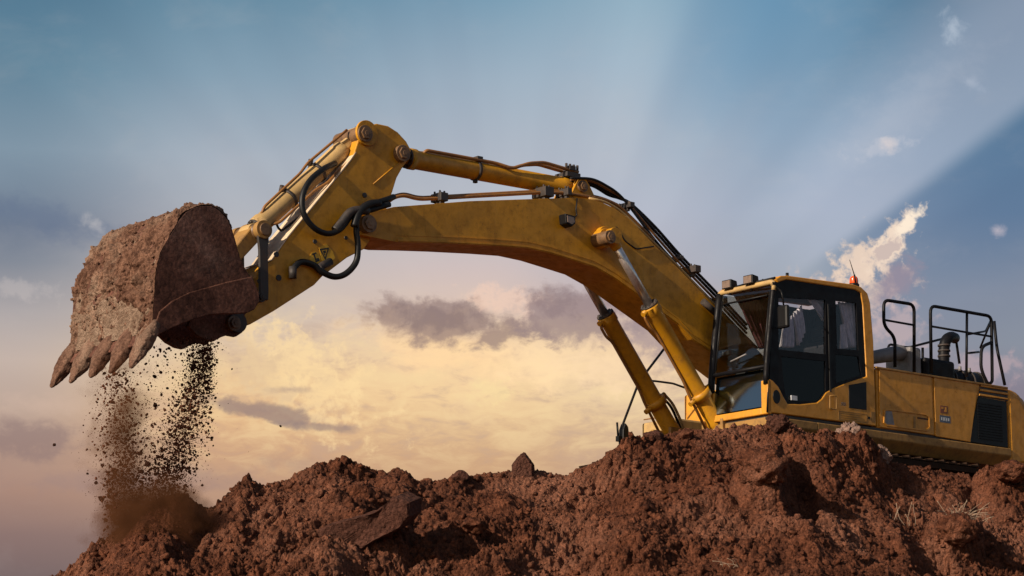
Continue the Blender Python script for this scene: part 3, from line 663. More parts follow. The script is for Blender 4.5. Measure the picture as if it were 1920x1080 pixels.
# bucket cylinder
bc, a, b, u, s = cylinder('bucket_cylinder', P(489, 432, .2), P(687, 250, .2), 0, .108, .055, .055, .86, 'cream')
for (o, t) in ((s * -.135 + V3((0, .05, 0)), .30), (s * .10 + V3((0, .12, 0)), .1)):
    sg = o; d = b - a
    mb = MB(); mb.tube(fillet([a + d * .12 + sg * .6, a + d * .16 + sg, a + d * .5 + sg * 1.05, a + d * .58 + sg * 1.3, a + d * .86 + sg * 1.15, a + d * .95 + sg * 1.1], .05), .017, 8); mb.build('hydraulic_pipe', M['pipe'], bc)
for t in (.35, .62):
    mb = MB(); q = a + (b - a) * t; mb.tube([q - u * .02, q + u * .02], .122, 24); mb.tube([q - u * .03 - s * .12, q + u * .03 - s * .16], .03, 8); mb.build('pipe_band', M['dark'], bc)
pipe(bc, [(515, 395, -.12), (528, 375, -.16), (556, 350, -.16), (575, 338, -.12)], 0, .022, 'rubber', HO, sp=True)
# arm cylinder
ac, a, b, u, s = cylinder('arm_cylinder', P(762, 287, .2), P(1094, 349, .17), 0, .113, .062, .06, .955)
d = b - a
for yo in (.07, -.05):
    up = V3((0, yo, .10))
    mb = MB(); mb.tube(fillet([a + d * .13 + up * .7, a + d * .14 + up * 1.15, a + d * .4 + up * 1.15, a + d * .52 + up * 1.15, a + d * .60 + V3((0, yo + .06, .07)), a + d * .70 + V3((0, yo + .05, .18)), a + d * .80 + V3((0, yo, .24)), a + d * .93 + V3((0, yo, .21)), a + d * 1.0 + V3((0, yo, .20))], .07), .022, 8); mb.build('hydraulic_pipe', M['pipe'], ac)
for t in (.43,):
    mb = MB(); q = a + d * t; mb.tube([q - u * .02, q + u * .02], .124, 24); mb.box(q.x - .04, q.x + .04, -.05, .1, q.z + .1, q.z + .16); mb.tube([q - V3((0, 0, .12)), q - V3((0, 0, .15))], .03, 8); mb.build('pipe_band', M['dark'], ac)
mb = MB(); q = a + d * .96; mb.box(q.x - .11, q.x + .11, -.12, .12, q.z + .11, q.z + .17); mb.box(q.x - .05, q.x + .05, -.10, .10, q.z + .20, q.z + .26)
for k in (-.09, -.03, .03, .09): mb.cyl((q.x + k, .08, q.z + .22), (q.x + k, .08, q.z + .28), .018, 6)
mb.build('pipe_clamp', M['dark'], ac, .005)
# boom cylinders
rp = P(1145, 444, .42); b1 = P(1262, 651, .42); foot = (rp[0] + (b1[0] - rp[0]) * 1.8, rp[1] + (b1[1] - rp[1]) * 1.8)
for yy in (.42, -.40):
    bcx, a, b, u, s = cylinder('boom_cylinder', rp, foot, yy, .108, .056, .345, .97)
    d = b - a; sg = s * (1 if s.x > 0 else -1)
    o2 = sg * .15
    mb = MB(); mb.tube(fillet([a + d * .36 + sg * .10, a + d * .37 + sg * .17, a + d * .42 + sg * .17, a + d * .455 + sg * .125, a + d * .70 + sg * .128, a + d * .76 + sg * .16, a + d * .95 + sg * .2], .04), .018, 8)
    mb.build('hydraulic_pipe', M['pipe'], bcx)
    mb = MB(); q = a + d * .355; mb.tube([q, q + sg * .17], .035, 10); mb.tube([q + u * .03, q + u * .03 + sg * .14], .03, 10); mb.build('port_block', M['yellow'], bcx)
    mb = MB(); q = a + d * .80; mb.tube([q - u * .05, q + u * .05], .14, 24); mb.tube([q - sg * .2, q + sg * .22], .035, 8); mb.tube([q + u * .05 - sg * .17, q - u * .03 + sg * .17], .03, 8); mb.build('pipe_band', M['yellow'], bcx)
    for k, c_ in ((0, 'rubber'), (1, 'cream')):
        mb = MB(); mb.tube(spline([q - sg * (.14 + k * .06), q - sg * (.19 + k * .05) + u * .2, q - sg * (.15 + k * .05) + u * .5, q + u * .75 - sg * .1], 6), .018, 8); mb.build(HO, M[c_], bcx)

# ---- bucket linkage
lp = P(489, 432, .2); ap = P(491, 557, .2); bp_ = P(440, 606, .3)
for s in (-1, 1):
    mb = MB(); y0, y1 = s * .215, s * .255
    d = V3((ap[0] - lp[0], ap[1] - lp[1])); n = V3((-d.y, d.x)).normalized()
    A_ = V3(lp); B_ = V3(ap)
    pts = [A_ + n * .085 - d * .03, A_ + n * .07 + d * .12, A_ + n * .055 + d * .3, B_ + n * .055 - d * .1, B_ + n * .05 + d * .05, B_ - n * .05 + d * .05, B_ - n * .055 - d * .1, A_ - n * .055 + d * .3, A_ - n * .07 + d * .12, A_ - n * .085 - d * .03, A_ - n * .05 - d * .10, A_ + n * .05 - d * .10]
    mb.prism([tuple(q) for q in pts], y0, y1); lk = mb.build('idler_link', M['dark'], ex, .006)
    mb = MB(); mb.cyl((lp[0], y0 - s * .02, lp[1]), (lp[0], y1 + s * .02, lp[1]), .105, 26); mb.build('link_eye', M['frame_yellow'], lk, .005)
    mb = MB(); mb.cyl((lp[0], y1 + s * .02, lp[1]), (lp[0], y1 + s * .045, lp[1]), .07, 26); mb.build('pin', M['pin'], lk, .005)
ear = P(430, 500, .2)
mb = MB(); A_ = V3(lp); B_ = V3(ear); d = (B_ - A_); n = V3((-d.y, d.x)).normalized()
mb.prism([tuple(q) for q in (A_ + n * .09, B_ + n * .07, B_ + d * .1, B_ - n * .07, A_ - n * .09, A_ - d * .18)], -.14, .14); bl = mb.build('bucket_link', M['frame_yellow'], ex, .015)
mb = MB(); mb.cyl((lp[0], -.2, lp[1]), (lp[0], .2, lp[1]), .09, 20); mb.build('pin', M['pin'], bl)
pipe(bl, [(446, 452, -.15), (455, 436, -.18), (470, 428, -.15), (480, 428, -.1)], 0, .03, 'cream', 'hydraulic_pipe', sp=True)
pipe(bl, [(446, 440, -.25), (458, 430, -.25), (470, 426, -.2)], 0, .045, 'frame_yellow', 'link_eye', sp=True)

# ---- bucket
BY = .83
back = [(280,634),(285,600),(287,565),(289,530),(293,500),(300,474),(310,455),(322,434),(334,414),(346,399),(360,390),(376,386),(396,386),(413,397),(427,413),(436,437),(442,458),(448,480)]
mouth = [(457,500),(466,516),(477,535),(483,551),(483,567),(474,581),(462,587),(440,589),(415,589),(390,591),(365,598),(340,607),(315,618),(290,630)]
BK = PL(back, BY); MO = PL(mouth, BY)
def resample(pts, n):
    p = np.array([tuple(q) for q in spline([V3((a, 0, b)) for a, b in pts], 10)])[:, [0, 2]]
    d = np.r_[0, np.cumsum(np.hypot(*np.diff(p, axis=0).T))]; t = np.linspace(0, d[-1], n)
    return np.stack([np.interp(t, d, p[:, 0]), np.interp(t, d, p[:, 1])], 1), d[-1]
prof, plen = resample(BK, 260); tg = np.gradient(prof, axis=0); tg /= np.linalg.norm(tg, axis=1)[:, None]
nn_ = np.stack([tg[:, 1], -tg[:, 0]], 1); cen = prof.mean(0)
if ((prof - cen) * nn_).sum() < 0: nn_ = -nn_
inner = prof - nn_ * .04
# shell: curved plate between the sides
loop = [tuple(q) for q in prof[::6]] + [tuple(prof[-1])] ; loopi = [tuple(q) for q in inner[::6]] + [tuple(inner[-1])]
mb = MB(); mb.prism(loop + loopi[::-1], -BY, BY); bucket = mb.build('bucket', M['mud_steel'], ex)
# side plates, slightly hammered
for s in (1, -1):
    outl = BK + MO; mb = MB(); mb.prism([(q[0], q[1]) for q in outl], s * (BY - .03), s * (BY + .012)); mb.build('side_plate', M['mud_steel'], bucket, .008)
    # stiffener along the mouth edge
    e1 = PL([(290,630),(315,618),(340,607),(365,598),(390,591),(415,589),(440,589),(462,587),(474,581),(483,567),(483,551),(470,519),(420,530),(385,540),(352,549),(318,566),(296,585),(287,612)], BY)
    mb = MB(); mb.prism(e1, s * (BY + .013), s * (BY + .035)); mb.build('side_cutter', M['mud_steel'], bucket, .01)
# crust of mud on the back, a thick uneven skin
ny = 230; yv = np.linspace(-BY - .01, BY + .012, ny); sv = np.linspace(0, plen, 260)
SY_, YV = np.meshgrid(sv, yv, indexing='ij')
k1 = clods(SY_ * 5. + 3, YV * 5., 201, .75); k2 = clods(SY_ * 12, YV * 12, 211, .7); k3 = clods(SY_ * 30, YV * 30, 221, .7)
f1 = fbm(SY_ * 2.2, YV * 2.2, 230, 4); rg = 1 - np.abs(fbm(SY_ * 5, YV * 9, 240, 4))
thick = np.clip(.5 + f1 * 1.0, 0, 1)
smooth = np.clip((.60 + .09 * fbm(YV * 3, SY_ * 3, 271, 3) - .25 * np.abs(YV + .1) - SY_) / .07, 0, 1) * np.clip((YV + BY - .08 + .1 * fbm(SY_ * 5, YV, 273, 2)) / .05, 0, 1) * np.clip((BY - .16 + .1 * fbm(SY_ * 5, YV, 274, 2) - YV) / .05, 0, 1)     # bare wear plate by the lip
am = (1 - .8 * smooth)
H = .006 + am * (.022 * thick + .085 * k1 * np.clip(thick * 3 - .7, 0, 1) + .03 * k2 * (thick > .4) + .02 * k3 + .05 * np.clip(rg, 0, 1) ** 3 - .02) + .008 * fbm(SY_ * 26, YV * 26, 260, 3)
H += .03 * np.clip(1 - np.abs(SY_ - .66) / .02, 0, 1) * (np.abs(YV + .03) < .45)
streakv = fbm(SY_ * 2, YV * 17, 250, 3); H += .02 * np.clip(streakv, 0, 1) * smooth
edge_ = np.minimum(np.clip((YV + BY + .01) / .05, 0, 1), np.clip((BY + .012 - YV) / .03, 0, 1)); H = H * (.15 + .85 * edge_) * (1 - .6 * np.clip((SY_ - plen * .86) / .2, 0, 1))
px_ = prof[:, 0][:, None] + nn_[:, 0][:, None] * H; pz_ = prof[:, 1][:, None] + nn_[:, 1][:, None] * H
co = np.stack([px_, YV, pz_], -1).reshape(-1, 3); ii = np.arange(260 * ny).reshape(260, ny)
fq = np.stack([ii[:-1, :-1], ii[1:, :-1], ii[1:, 1:], ii[:-1, 1:]], -1).reshape(-1, 4)
rawmesh('mud_crust', co, fq, M['mud'], bucket, smooth=True)
# bare wear plate showing by the lip, pale with dried mud
H2 = .034 + .012 * fbm(SY_ * 2, YV * 15, 252, 4) + .010 * clods(SY_ * 9, YV * 22, 262, .6) - .05 * (1 - np.clip(smooth * 1.3 + .6 * fbm(SY_ * 6, YV * 6, 266, 4), 0, 1))
H2 -= .02 * np.clip(1 - np.abs(SY_ - .40 - .05 * YV) / .012, 0, 1)
q2 = slice(6, 130); s2 = co.reshape(260, ny, 3)[q2].copy(); s2[..., 0] = prof[q2, 0][:, None] + nn_[q2, 0][:, None] * H2[q2]; s2[..., 2] = prof[q2, 1][:, None] + nn_[q2, 1][:, None] * H2[q2]
i2 = np.arange(124 * ny).reshape(124, ny)
rawmesh('wear_plate', s2.reshape(-1, 3), np.stack([i2[:-1, :-1], i2[1:, :-1], i2[1:, 1:], i2[:-1, 1:]], -1).reshape(-1, 4), M['mud_pale'], bucket, smooth=True)
# hanging crumbs along the top edge and lip
crumb = []
for i in range(420):
    y = rng.uniform(-BY, BY); j = int(rng.choice([rng.integers(0, 60), rng.integers(60, 230)])); crumb.append((prof[j, 0] + nn_[j, 0] * .02, y, prof[j, 1] + nn_[j, 1] * .02))
v, f = rock_cloud(np.array(crumb), rng.uniform(.008, .028, len(crumb)), IV1, IF1, .25, 8); tag(rawmesh('mud_lumps', v, f, M['mud'], bucket), kind='stuff')
# teeth: near to far
tn = P(246, 690, BY); b0 = P(284, 622, BY); T0 = V3((b0[0], b0[1])); T1 = V3((tn[0] , tn[1]))
dT = (T1 - T0); uT = dT.normalized(); nT = V3((-uT.y, uT.x)); LT = dT.length
for k in range(5):
    yc = BY - .05 - k * (2 * BY - .10) / 4; mb = MB(); w0, w1 = .125, .05; r = random.Random(k)
    def sec(t, w, h, tw=0.): c = T0 + uT * (LT * t); return [V3((c.x + nT.x * q, yc + p + tw, c.y + nT.y * q)) for p, q in ((-w, -h), (w, -h), (w * 1.02, 0), (w, h), (-w, h), (-w * 1.02, 0))]
    secs = [(-.40, .08, .05), (.0, .125, .085), (.25, .13, .085), (.5, .112, .075), (.72, .085, .056), (.9, .05, .032), (1.0, .025, .014)]
    vs = []
    for t, w, h in secs: vs += [q + V3((r.gauss(0, .004), r.gauss(0, .005), r.gauss(0, .004))) for q in sec(t, w, h, (2 - k) * .018 * max(t, 0))]
    n = 6; fs = [tuple(range(n)), tuple(reversed(range(n * 6, n * 7)))]
    for a_ in range(6):
        for i in range(n): j = (i + 1) % n; fs.append((a_ * n + i, a_ * n + j, a_ * n + n + j, a_ * n + n + i))
    mb.add(vs, fs, True); o = mb.build('tooth', M['tooth_mud'], bucket)
    sb = o.modifiers.new('s', 'SUBSURF'); sb.levels = sb.render_levels = 3
    tx = bpy.data.textures.new('tooth', 'CLOUDS'); tx.noise_scale = .07; tx.noise_depth = 3; dm = o.modifiers.new('d', 'DISPLACE'); dm.texture = tx; dm.strength = .03; dm.texture_coords = 'GLOBAL'
# lip plate and inner ears carrying the pivot
mb = MB(); c0 = T0 - uT * .12; c1 = T0 + uT * .16
mb.prism([(c0.x + nT.x * .03, c0.y + nT.y * .03), (c1.x + nT.x * .02, c1.y + nT.y * .02), (c1.x - nT.x * .02, c1.y - nT.y * .02), (c0.x - nT.x * .03, c0.y - nT.y * .03)], -BY, BY); mb.build('lip', M['mud_steel'], bucket, .01)
earp = [(372,560),(440,560),(470,575),(456,592),(456,612),(452,624),(440,632),(424,629),(412,633),(398,641),(384,638),(366,628),(350,612)]
for s in (1, -1):
    mb = MB(); mb.prism(PL(earp, .3), s * .27, s * .33); mb.build('hinge_ear', M['mud_steel'], bucket, .008)
    mb = MB(); mb.cyl((bp_[0], s * .325, bp_[1]), (bp_[0], s * .375, bp_[1]), .115, 28); mb.build('hinge_boss', M['dark'], bucket, .008)
mb = MB(); e3 = P(430, 500, .2); 
for s in (1, -1): mb.prism([(e3[0] + .35, e3[1] - .05), (e3[0] + .2, e3[1] + .2), (e3[0], e3[1] + .09), (e3[0] - .1, e3[1]), (e3[0] - .02, e3[1] - .35)], s * .16, s * .2)
mb.build('link_ear', M['mud_steel'], bucket)

# ---- upper frame and engine house
XF, XR, HY = 1.75, -2.78, 1.45
ztop = P(1643, 688, HY)[1]; zb = 1.285
mb = MB(); mb.box(XR + .02, -.22, -HY + .03, HY - .02, zb + .01, ztop - .015); house = mb.build('engine_house', M['house_yellow'], ex, .015)
def panel(pts, y, th, m, name, par=None, bevel=.006, holes=()):
    mb = MB(); mb.prism(PL(pts, y), y, y + th, holes=[PL(h, y) for h in holes]); return mb.build(name, M[m], par or house, bevel)
hb = .004
d1 = panel([(1647,690),(1745,705),(1748,816),(1648,801)], HY - .02, .016, 'house_yellow', 'engine_door')
d2 = panel([(1749.5,706),(1835,719),(1830,740),(1818,829),(1753,818)], HY - .02, .016, 'house_yellow', 'engine_door')
panel([(1838,720),(1888,728),(1888,733),(1837,725)], HY - .02, .02, 'house_yellow', 'vent_slat'); panel([(1837,729),(1888,737),(1888,741),(1836,733)], HY - .02, .02, 'house_yellow', 'vent_slat'); panel([(1835,738),(1888,747),(1888,750),(1834,742)], HY - .02, .02, 'house_yellow', 'vent_slat')
panel([(1837,719),(1889,727),(1889,752),(1834,744)], HY - .02, .004, 'dark', 'vent_backing')
gr = panel([(1833,744),(1886,753),(1889,840),(1818,829),(1824,790)], HY - .02, .012, 'plastic', 'radiator_grille')
mb = MB(); gx0, gz0 = P(1884, 830, HY); gx1, gz1 = P(1830, 752, HY)
for k in range(14): z = gz0 + (gz1 - gz0) * (k + .5) / 14; mb.box(min(gx0, gx1) + .03, max(gx0, gx1) - .03, HY - .01, HY + .002, z - .008, z + .008)
mb.build('grille_slats', M['black'], gr)
ring = [(1657,768),(1663,766),(1736,777),(1743,782),(1744,803),(1738,809),(1662,799),(1656,793)]
def inset(pts, k): c = V3((sum(p[0] for p in pts) / len(pts), sum(p[1] for p in pts) / len(pts))); return [(c.x + (p[0] - c.x) * (1 - k * .35), c.y + (p[1] - c.y) * (1 - k)) for p in pts]
panel(ring, HY - .004, .012, 'house_yellow', 'handle_recess', d1, .003, holes=[inset(ring, .16)])
panel([(1658,770),(1672,771),(1677,797),(1661,795),(1657,788)], HY - .004, .002, 'grey', 'worn_patch', d1, 0)
panel([(1712,781),(1716,781),(1716,803),(1712,802)], HY - .004, .006, 'frame_yellow', 'latch', d1, 0)
panel([(1720,782),(1741,785),(1741,788),(1720,785)], HY - .004, .003, 'rust', 'scuff_mark', d1, 0)
# small marks on the rear door: two rows of brown symbols over a blue grey plate
em = panel([(1763,760),(1777,762),(1777,776),(1763,774)], HY - .004, .0015, 'decal_brown', 'emblem', d2, 0)
panel([(1765.5,762.5),(1769,763),(1769,767),(1765.5,766.5)], HY - .0025, .0015, 'house_yellow', 'emblem', em, 0); panel([(1772,763.5),(1775,764),(1775,773),(1771,772.5),(1771,769),(1772,768.5)], HY - .0025, .0015, 'house_yellow', 'emblem', em, 0)
pl = panel([(1762,778),(1782,781),(1782,794),(1762,791)], HY - .004, .0015, 'decal_blue', 'type_plate', d2, 0)
for q in ((1765,782,1767,788),(1769,782.5,1772.5,789),(1774,783.5,1776,790),(1778,784,1780,790)): panel([(q[0],q[1]),(q[2],q[1]+.4),(q[2],q[3]),(q[0],q[3]-.4)], HY - .0025, .0015, 'decal_white', 'lettering', pl, 0)
# top lip
mb = MB(); mb.box(XR, -.20, HY - .03, HY + .012, ztop - .018, ztop + .006); mb.build('top_edge', M['frame_yellow'], house, .004)
# counterweight
cwp = [(XR - .01, ztop - .01), (XR - .18, ztop - .015), (XR - .42, ztop - .07), (XR - .62, ztop - .2), (XR - .72, ztop - .42), (XR - .74, 1.45), (XR - .66, 1.2), (XR - .5, 1.06), (XR - .01, 1.04)]
vs = []; n = len(cwp); cols_ = [(-1.44, .55), (-1.36, .86), (-1.1, .97), (-.6, 1.), (.6, 1.), (1.1, .97), (1.36, .86), (1.445, .55)]
for yy, sc in cols_: vs += [(XR - .01 + (x - XR + .01) * sc, yy, z) for x, z in cwp]
fs = [tuple(range(n)), tuple(reversed(range(n * 7, n * 8)))]
for a_ in range(7):
    for i in range(n): j = (i + 1) % n; fs.append((a_ * n + i, a_ * n + j, a_ * n + n + j, a_ * n + n + i))
mb = MB(); mb.add(vs, fs); cw = mb.build('counterweight', M['house_yellow'], ex, .05)
mb = MB(); xx, zz = P(1906, 802, 1.3); mb.cyl((xx, 1.36, zz), (xx, 1.43, zz), .03, 14); mb.build('lifting_hole', M['plastic'], cw)
# base beam, two facets
mb = MB(); mb.prism([(0, 0), (0, .1)], 0, 1) if False else None
bz0 = 1.02
mb.add([(x, y, z) for x in (XR - .02, .9) for (y, z) in ((HY + .01, zb - .03), (HY + .01, zb - .13), (HY - .12, bz0), (-HY + .12, bz0), (-HY - .01, zb - .13), (-HY - .01, zb - .03))],
       [(0, 1, 2, 3, 4, 5), (11, 10, 9, 8, 7, 6)] + [(i, (i + 1) % 6, (i + 1) % 6 + 6, i + 6) for i in range(6)])
mb.add([(x, y, z) for x in (.9, 1.72) for (y, z) in ((HY + .01, zb - .03), (HY + .01, zb - .13), (HY - .12, bz0), (.36, bz0), (.36, zb - .03))],
       [(0, 1, 2, 3, 4), (9, 8, 7, 6, 5)] + [(i, (i + 1) % 5, (i + 1) % 5 + 5, i + 5) for i in range(5)])
base_f = mb.build('base_frame', M['frame_yellow'], ex, .012)
mb = MB(); mb.box(XR + .02, 1.70, .38, HY - .03, zb - .035, zb + .012); mb.box(XR + .02, .88, -HY + .03, .38, zb - .035, zb + .012); mb.build('seal_gap', M['dark'], base_f)
# right-hand tank and tool box, far side
mb = MB(); mb.box(-.2, .45, -HY + .02, -.55, zb + .012, 2.0); mb.build('fuel_tank', M['house_yellow'], ex, .03)
tb = P(1205, 790, -HY + .2); mb = MB(); mb.box(.5, 1.25, -HY + .05, -.75, zb + .014, 1.54); mb.build('tool_box', M['cream'], ex, .03)
# boom foot bracket
fz = P(1436, 720, BW)
for s in (1, -1):
    mb = MB(); mb.prism([(fz[0] - .5, zb), (fz[0] + .55, zb), (fz[0] + .25, fz[1] + .1), (fz[0], fz[1] + .17), (fz[0] - .2, fz[1] + .1)], s * .29, s * .33); mb.build('boom_bracket', M['frame_yellow'], ex, .01)
mb = MB()
for s in (1, -1): mb.box(1.2, foot[0] + .22, s * .28, s * .33, 1.03, foot[1] + .15); mb.box(1.2, foot[0] + .22, s * .61, s * .66, 1.03, foot[1] + .15)
mb.build('cylinder_foot_bracket', M['frame_yellow'], ex, .01)
# ---- undercarriage
mb = MB(); mb.cyl((0, 0, .72), (0, 0, 1.03), .75, 40); mb.box(-1.0, 1.0, -1.0, 1.0, .38, .72); mb.build('turntable', M['track_steel'], ex, .02)
for s in (1, -1):
    yc = s * 1.25; Lh = 1.95; rad_ = .46
    def stad(r, n=14): return [(Lh + r * math.cos(a), .48 + r * math.sin(a)) for a in np.linspace(-math.pi / 2, math.pi / 2, n)] + [(-Lh + r * math.cos(a), .48 + r * math.sin(a)) for a in np.linspace(math.pi / 2, 3 * math.pi / 2, n)]
    mb = MB(); mb.prism(stad(.44), yc - .29, yc + .29, holes=[stad(.37)]); tr_ = mb.build('track', M['track_steel'], ex)
    mb = MB(); per = 4 * Lh + 2 * math.pi * .45; nsh = 48
    for k in range(nsh):
        q = per * k / nsh
        if q < 2 * Lh: c, an = (-Lh + q, .48 + .45), 0
        elif q < 2 * Lh + math.pi * .45: an = -(q - 2 * Lh) / .45; c = (Lh + .45 * math.sin(-an), .48 + .45 * math.cos(an))
        elif q < 4 * Lh + math.pi * .45: c, an = (Lh - (q - 2 * Lh - math.pi * .45), .48 - .45), math.pi
        else: an = -(q - 4 * Lh - math.pi * .45) / .45; c = (-Lh - .45 * math.sin(-an), .48 - .45 * math.cos(an))
        ca, sa = math.cos(an), math.sin(an); pts = [(-.085, 0), (.085, 0), (.085, .02), (-.05, .02), (-.05, .045), (-.065, .045), (-.085, .02)]
        mb.prism([(c[0] + a_ * ca - b_ * sa, c[1] + a_ * sa + b_ * ca) for a_, b_ in pts], yc - .3, yc + .3)
    mb.build('track_shoes', M['track_steel'], tr_)
    for xx in (-Lh, Lh): mb = MB(); mb.cyl((xx, yc - .1, .48), (xx, yc + .1, .48), .36, 28); mb.cyl((xx, yc - .2, .48), (xx, yc + .2, .48), .12, 20); mb.build('track_wheel', M['track_steel'], tr_)
    mb = MB(); mb.box(-1.7, 1.7, yc - .13, yc + .13, .3, .66)
    for k in range(7): mb.cyl((-1.35 + k * .45, yc - .2, .2), (-1.35 + k * .45, yc + .2, .2), .1, 16)
    mb.build('track_frame', M['track_steel'], tr_, .01)

# ---- cab
CY0, CY1 = .42, 1.45      # far and near side
outer = [(1441,773),(1643,799),(1638,640),(1632,568),(1627,550),(1615,538),(1600,533),(1478,516.5),(1464,517),(1455,523)]
innr = [(1459,529.5),(1475,524),(1604,543),(1614,549),(1618,572),(1625,706),(1594,716),(1567,726),(1549,736),(1541,748),(1532,755),(1500,758),(1477,757),(1470,745),(1460,725),(1450,714),(1442.5,710)]
mb = MB(); mb.prism(PL(outer + innr, CY1), CY1 - .05, CY1); cab = mb.build('cab', M['house_yellow'], ex, .012)
# black door and window frame
holes = [[(1461,557),(1549,562),(1549,664),(1461,655)], [(1568,563),(1607,568),(1611,657),(1571,653)], [(1466,668),(1549,677),(1549,733),(1538,749),(1520,752),(1481,751),(1473,738)], [(1568,664),(1611,668),(1617,703),(1569,719)]]
blk = [(1455,527)] + innr[:-1] + [(1444,712), (1447,640)]
mb = MB(); mb.prism(PL(blk, CY1), CY1 - .045, CY1 - .012, holes=[PL(h, CY1) for h in holes]); mb.build('door_frame', M['black'], cab)
for h, nm, gm in zip(holes, ('side_window', 'side_window', 'lower_door_window', 'lower_side_window'), ('side_glass', 'side_glass', 'dark_glass', 'dark_glass')):
    mb = MB(); mb.prism(PL(h, CY1), CY1 - .032, CY1 - .026); mb.build(nm, M[gm], cab)
mb = MB(); a, b = P(1553, 570, CY1), P(1558, 735, CY1); mb.box(min(a[0], b[0]) - .01, max(a[0], b[0]) + .01, CY1 - .012, CY1 + .004, b[1], a[1]); mb.build('door_edge', M['plastic'], cab, .004)
# details on the yellow part of the side
def cp(pts, th, m, name, b=.003, holes=()): return panel(pts, CY1 - .002, th, m, name, cab, b, holes)
cp([(1591,722),(1624,716),(1624.5,769),(1591.5,765)], .006, 'plastic', 'vent_grille')
mb = MB(); x, z = P(1455.5, 744, CY1); mb.cyl((x, CY1 - .01, z), (x, CY1 + .008, z), .085, 26); o = mb.build('round_cover', M['plastic'], cab); o.scale = (.72, 1, 1); o.location = (x * .28, 0, 0)
mb = MB(); mb.tube(fillet([P3(1556, 742, CY1 + .03), P3(1568, 742, CY1 + .03), P3(1568, 768, CY1 + .03), P3(1556, 766, CY1 + .03), P3(1556, 743, CY1 + .03)], .02), .007, 6); mb.build('door_handle', M['frame_yellow'], cab)
cp([(1577,754),(1586,755),(1586,762),(1577,761)], .002, 'decal_white', 'sticker', 0)
lab = [(1572,770),(1625,777),(1625,793),(1572,786)]; cp(lab, .004, 'frame_yellow', 'label_plate', 0, holes=[inset(lab, .12)])
for k in range(3): cp([(1576,774.5 + k * 4),(1616,779.5 + k * 4),(1616,780.7 + k * 4),(1576,775.7 + k * 4)], .002, 'frame_yellow', 'label_line', 0)
cp([(1633,772),(1641,773),(1641,792),(1633,791)], .004, 'frame_yellow', 'label_plate', 0)
cp([(1627,781),(1631,781.5),(1631,786),(1627,785.5)], .006, 'plastic', 'keyhole', 0)
cp([(1484,741),(1495,742.5),(1495,751),(1484,750)], -.022, 'decal_white', 'sticker', 0)
mb = MB(); a, b = P(1441, 773, CY1), P(1443, 712, CY1); mb.tube([(a[0] + .012, CY1 - .01, a[1]), (b[0] + .01, CY1 - .01, b[1])], .012, 8); mb.build('door_seam', M['plastic'], cab)
# roof
rf = [P(1455, 523, CY1), P(1464, 517, CY1), P(1478, 516.5, CY1), P(1600, 533, CY1), P(1615, 538, CY1), P(1627, 550, CY1)]
rx0 = rf[0][0]; rz1 = rf[2][1]
mb = MB(); mb.prism(rf + [(rf[-1][0] + .04, rf[-1][1] - .02), (rf[0][0] - .02, rf[0][1] - .03)], CY0, CY1 - .052); mb.build('roof', M['house_yellow'], cab, .02)
# rear wall
rxo = P(1640, 700, CY1)[0]; rtx = P(1630, 560, CY1)[0]
mb = MB(); zt = rf[0][1] - .04
mb.box(rxo, rxo + .05, CY0, CY1 - .052, zb, 2.0); mb.box(rxo + .03, rxo + .09, CY0, CY1 - .052, 2.0, 2.1); mb.box(rtx + .02, rtx + .07, CY0, CY1 - .052, zt - .12, zt)
mb.tube([(rxo + .04, CY0 + .04, 2.05), (rtx + .05, CY0 + .04, zt)], .035, 8); mb.build('rear_wall', M['black'], cab)
# far side: low panel, pillars, window, plus added dark sheets over the openings
fx0 = XF
mb = MB(); mb.prism([(rxo, zb), (XF, zb), (XF, 1.42), (.9, 1.5), (rxo, 1.9)], CY0, CY0 + .04); mb.box(.62, .68, CY0, CY0 + .04, 1.5, zt); mb.box(rtx + .05, rtx + .13, CY0, CY0 + .04, 1.8, zt)
mb.box(rxo + .06, .62, CY0, CY0 + .03, 1.5, zt); mb.box(rxo + .02, rxo + .05, CY0, CY1 - .06, 2.08, zt - .02); mb.build('right_side_and_dark_sheets', M['interior'], cab)  # opaque sheets added to shut out the sky behind the pale curtains
mb = MB(); mb.prism([(.7, 1.6), (1.68, 1.46), (1.56, zt), (.7, zt)], CY0 + .015, CY0 + .02); mb.build('right_window', M['glass'], cab)
# front frame
A1, A0 = Q3(1441, 772, XF), Q3(1328, 795, XF)
z0 = zb; fy0 = CY0; XT = P(1455, 527, CY1)[0]; ZT = P(1455, 527, CY1)[1]
def fr_pt(y, t): return (XF + (XT - XF) * max(0, (t - .25) / .75) ** 1.2, y, z0 + (ZT - z0) * t)
for (y, m_, nm, r) in ((CY1 - .035, 'black', 'front_pillar', .034), (fy0 + .03, 'black', 'front_pillar', .045)):
    mb = MB(); mb.tube([fr_pt(y, t) for t in np.linspace(.0 if nm == 'x' else .22, .99, 12)], r, 10); mb.build(nm, M[m_], cab)
mb = MB(); mb.box(XF - .06, XF + .005, CY1 - .12, CY1 - .0, z0, z0 + .42); mb.box(XF - .06, XF + .005, fy0, fy0 + .07, z0, z0 + .38); mb.box(XF - .07, XF + .002, fy0 + .07, CY1 - .12, z0, z0 + .085)
mb.build('front_sill', M['house_yellow'], cab, .012)
mb = MB(); mb.tube([fr_pt(fy0 + .03, .355), fr_pt(CY1 - .04, .355)], .026, 8); mb.build('cross_bar', M['black'], cab)
mb = MB(); p_, q_ = fr_pt(fy0 + .03, 1.0), fr_pt(CY1 - .04, 1.0)
mb.tube(fillet([fr_pt(fy0 + .02, .93), p_, q_, fr_pt(CY1 - .03, .93)], .08), .034, 10); mb.build('top_bar', M['cream'], cab)
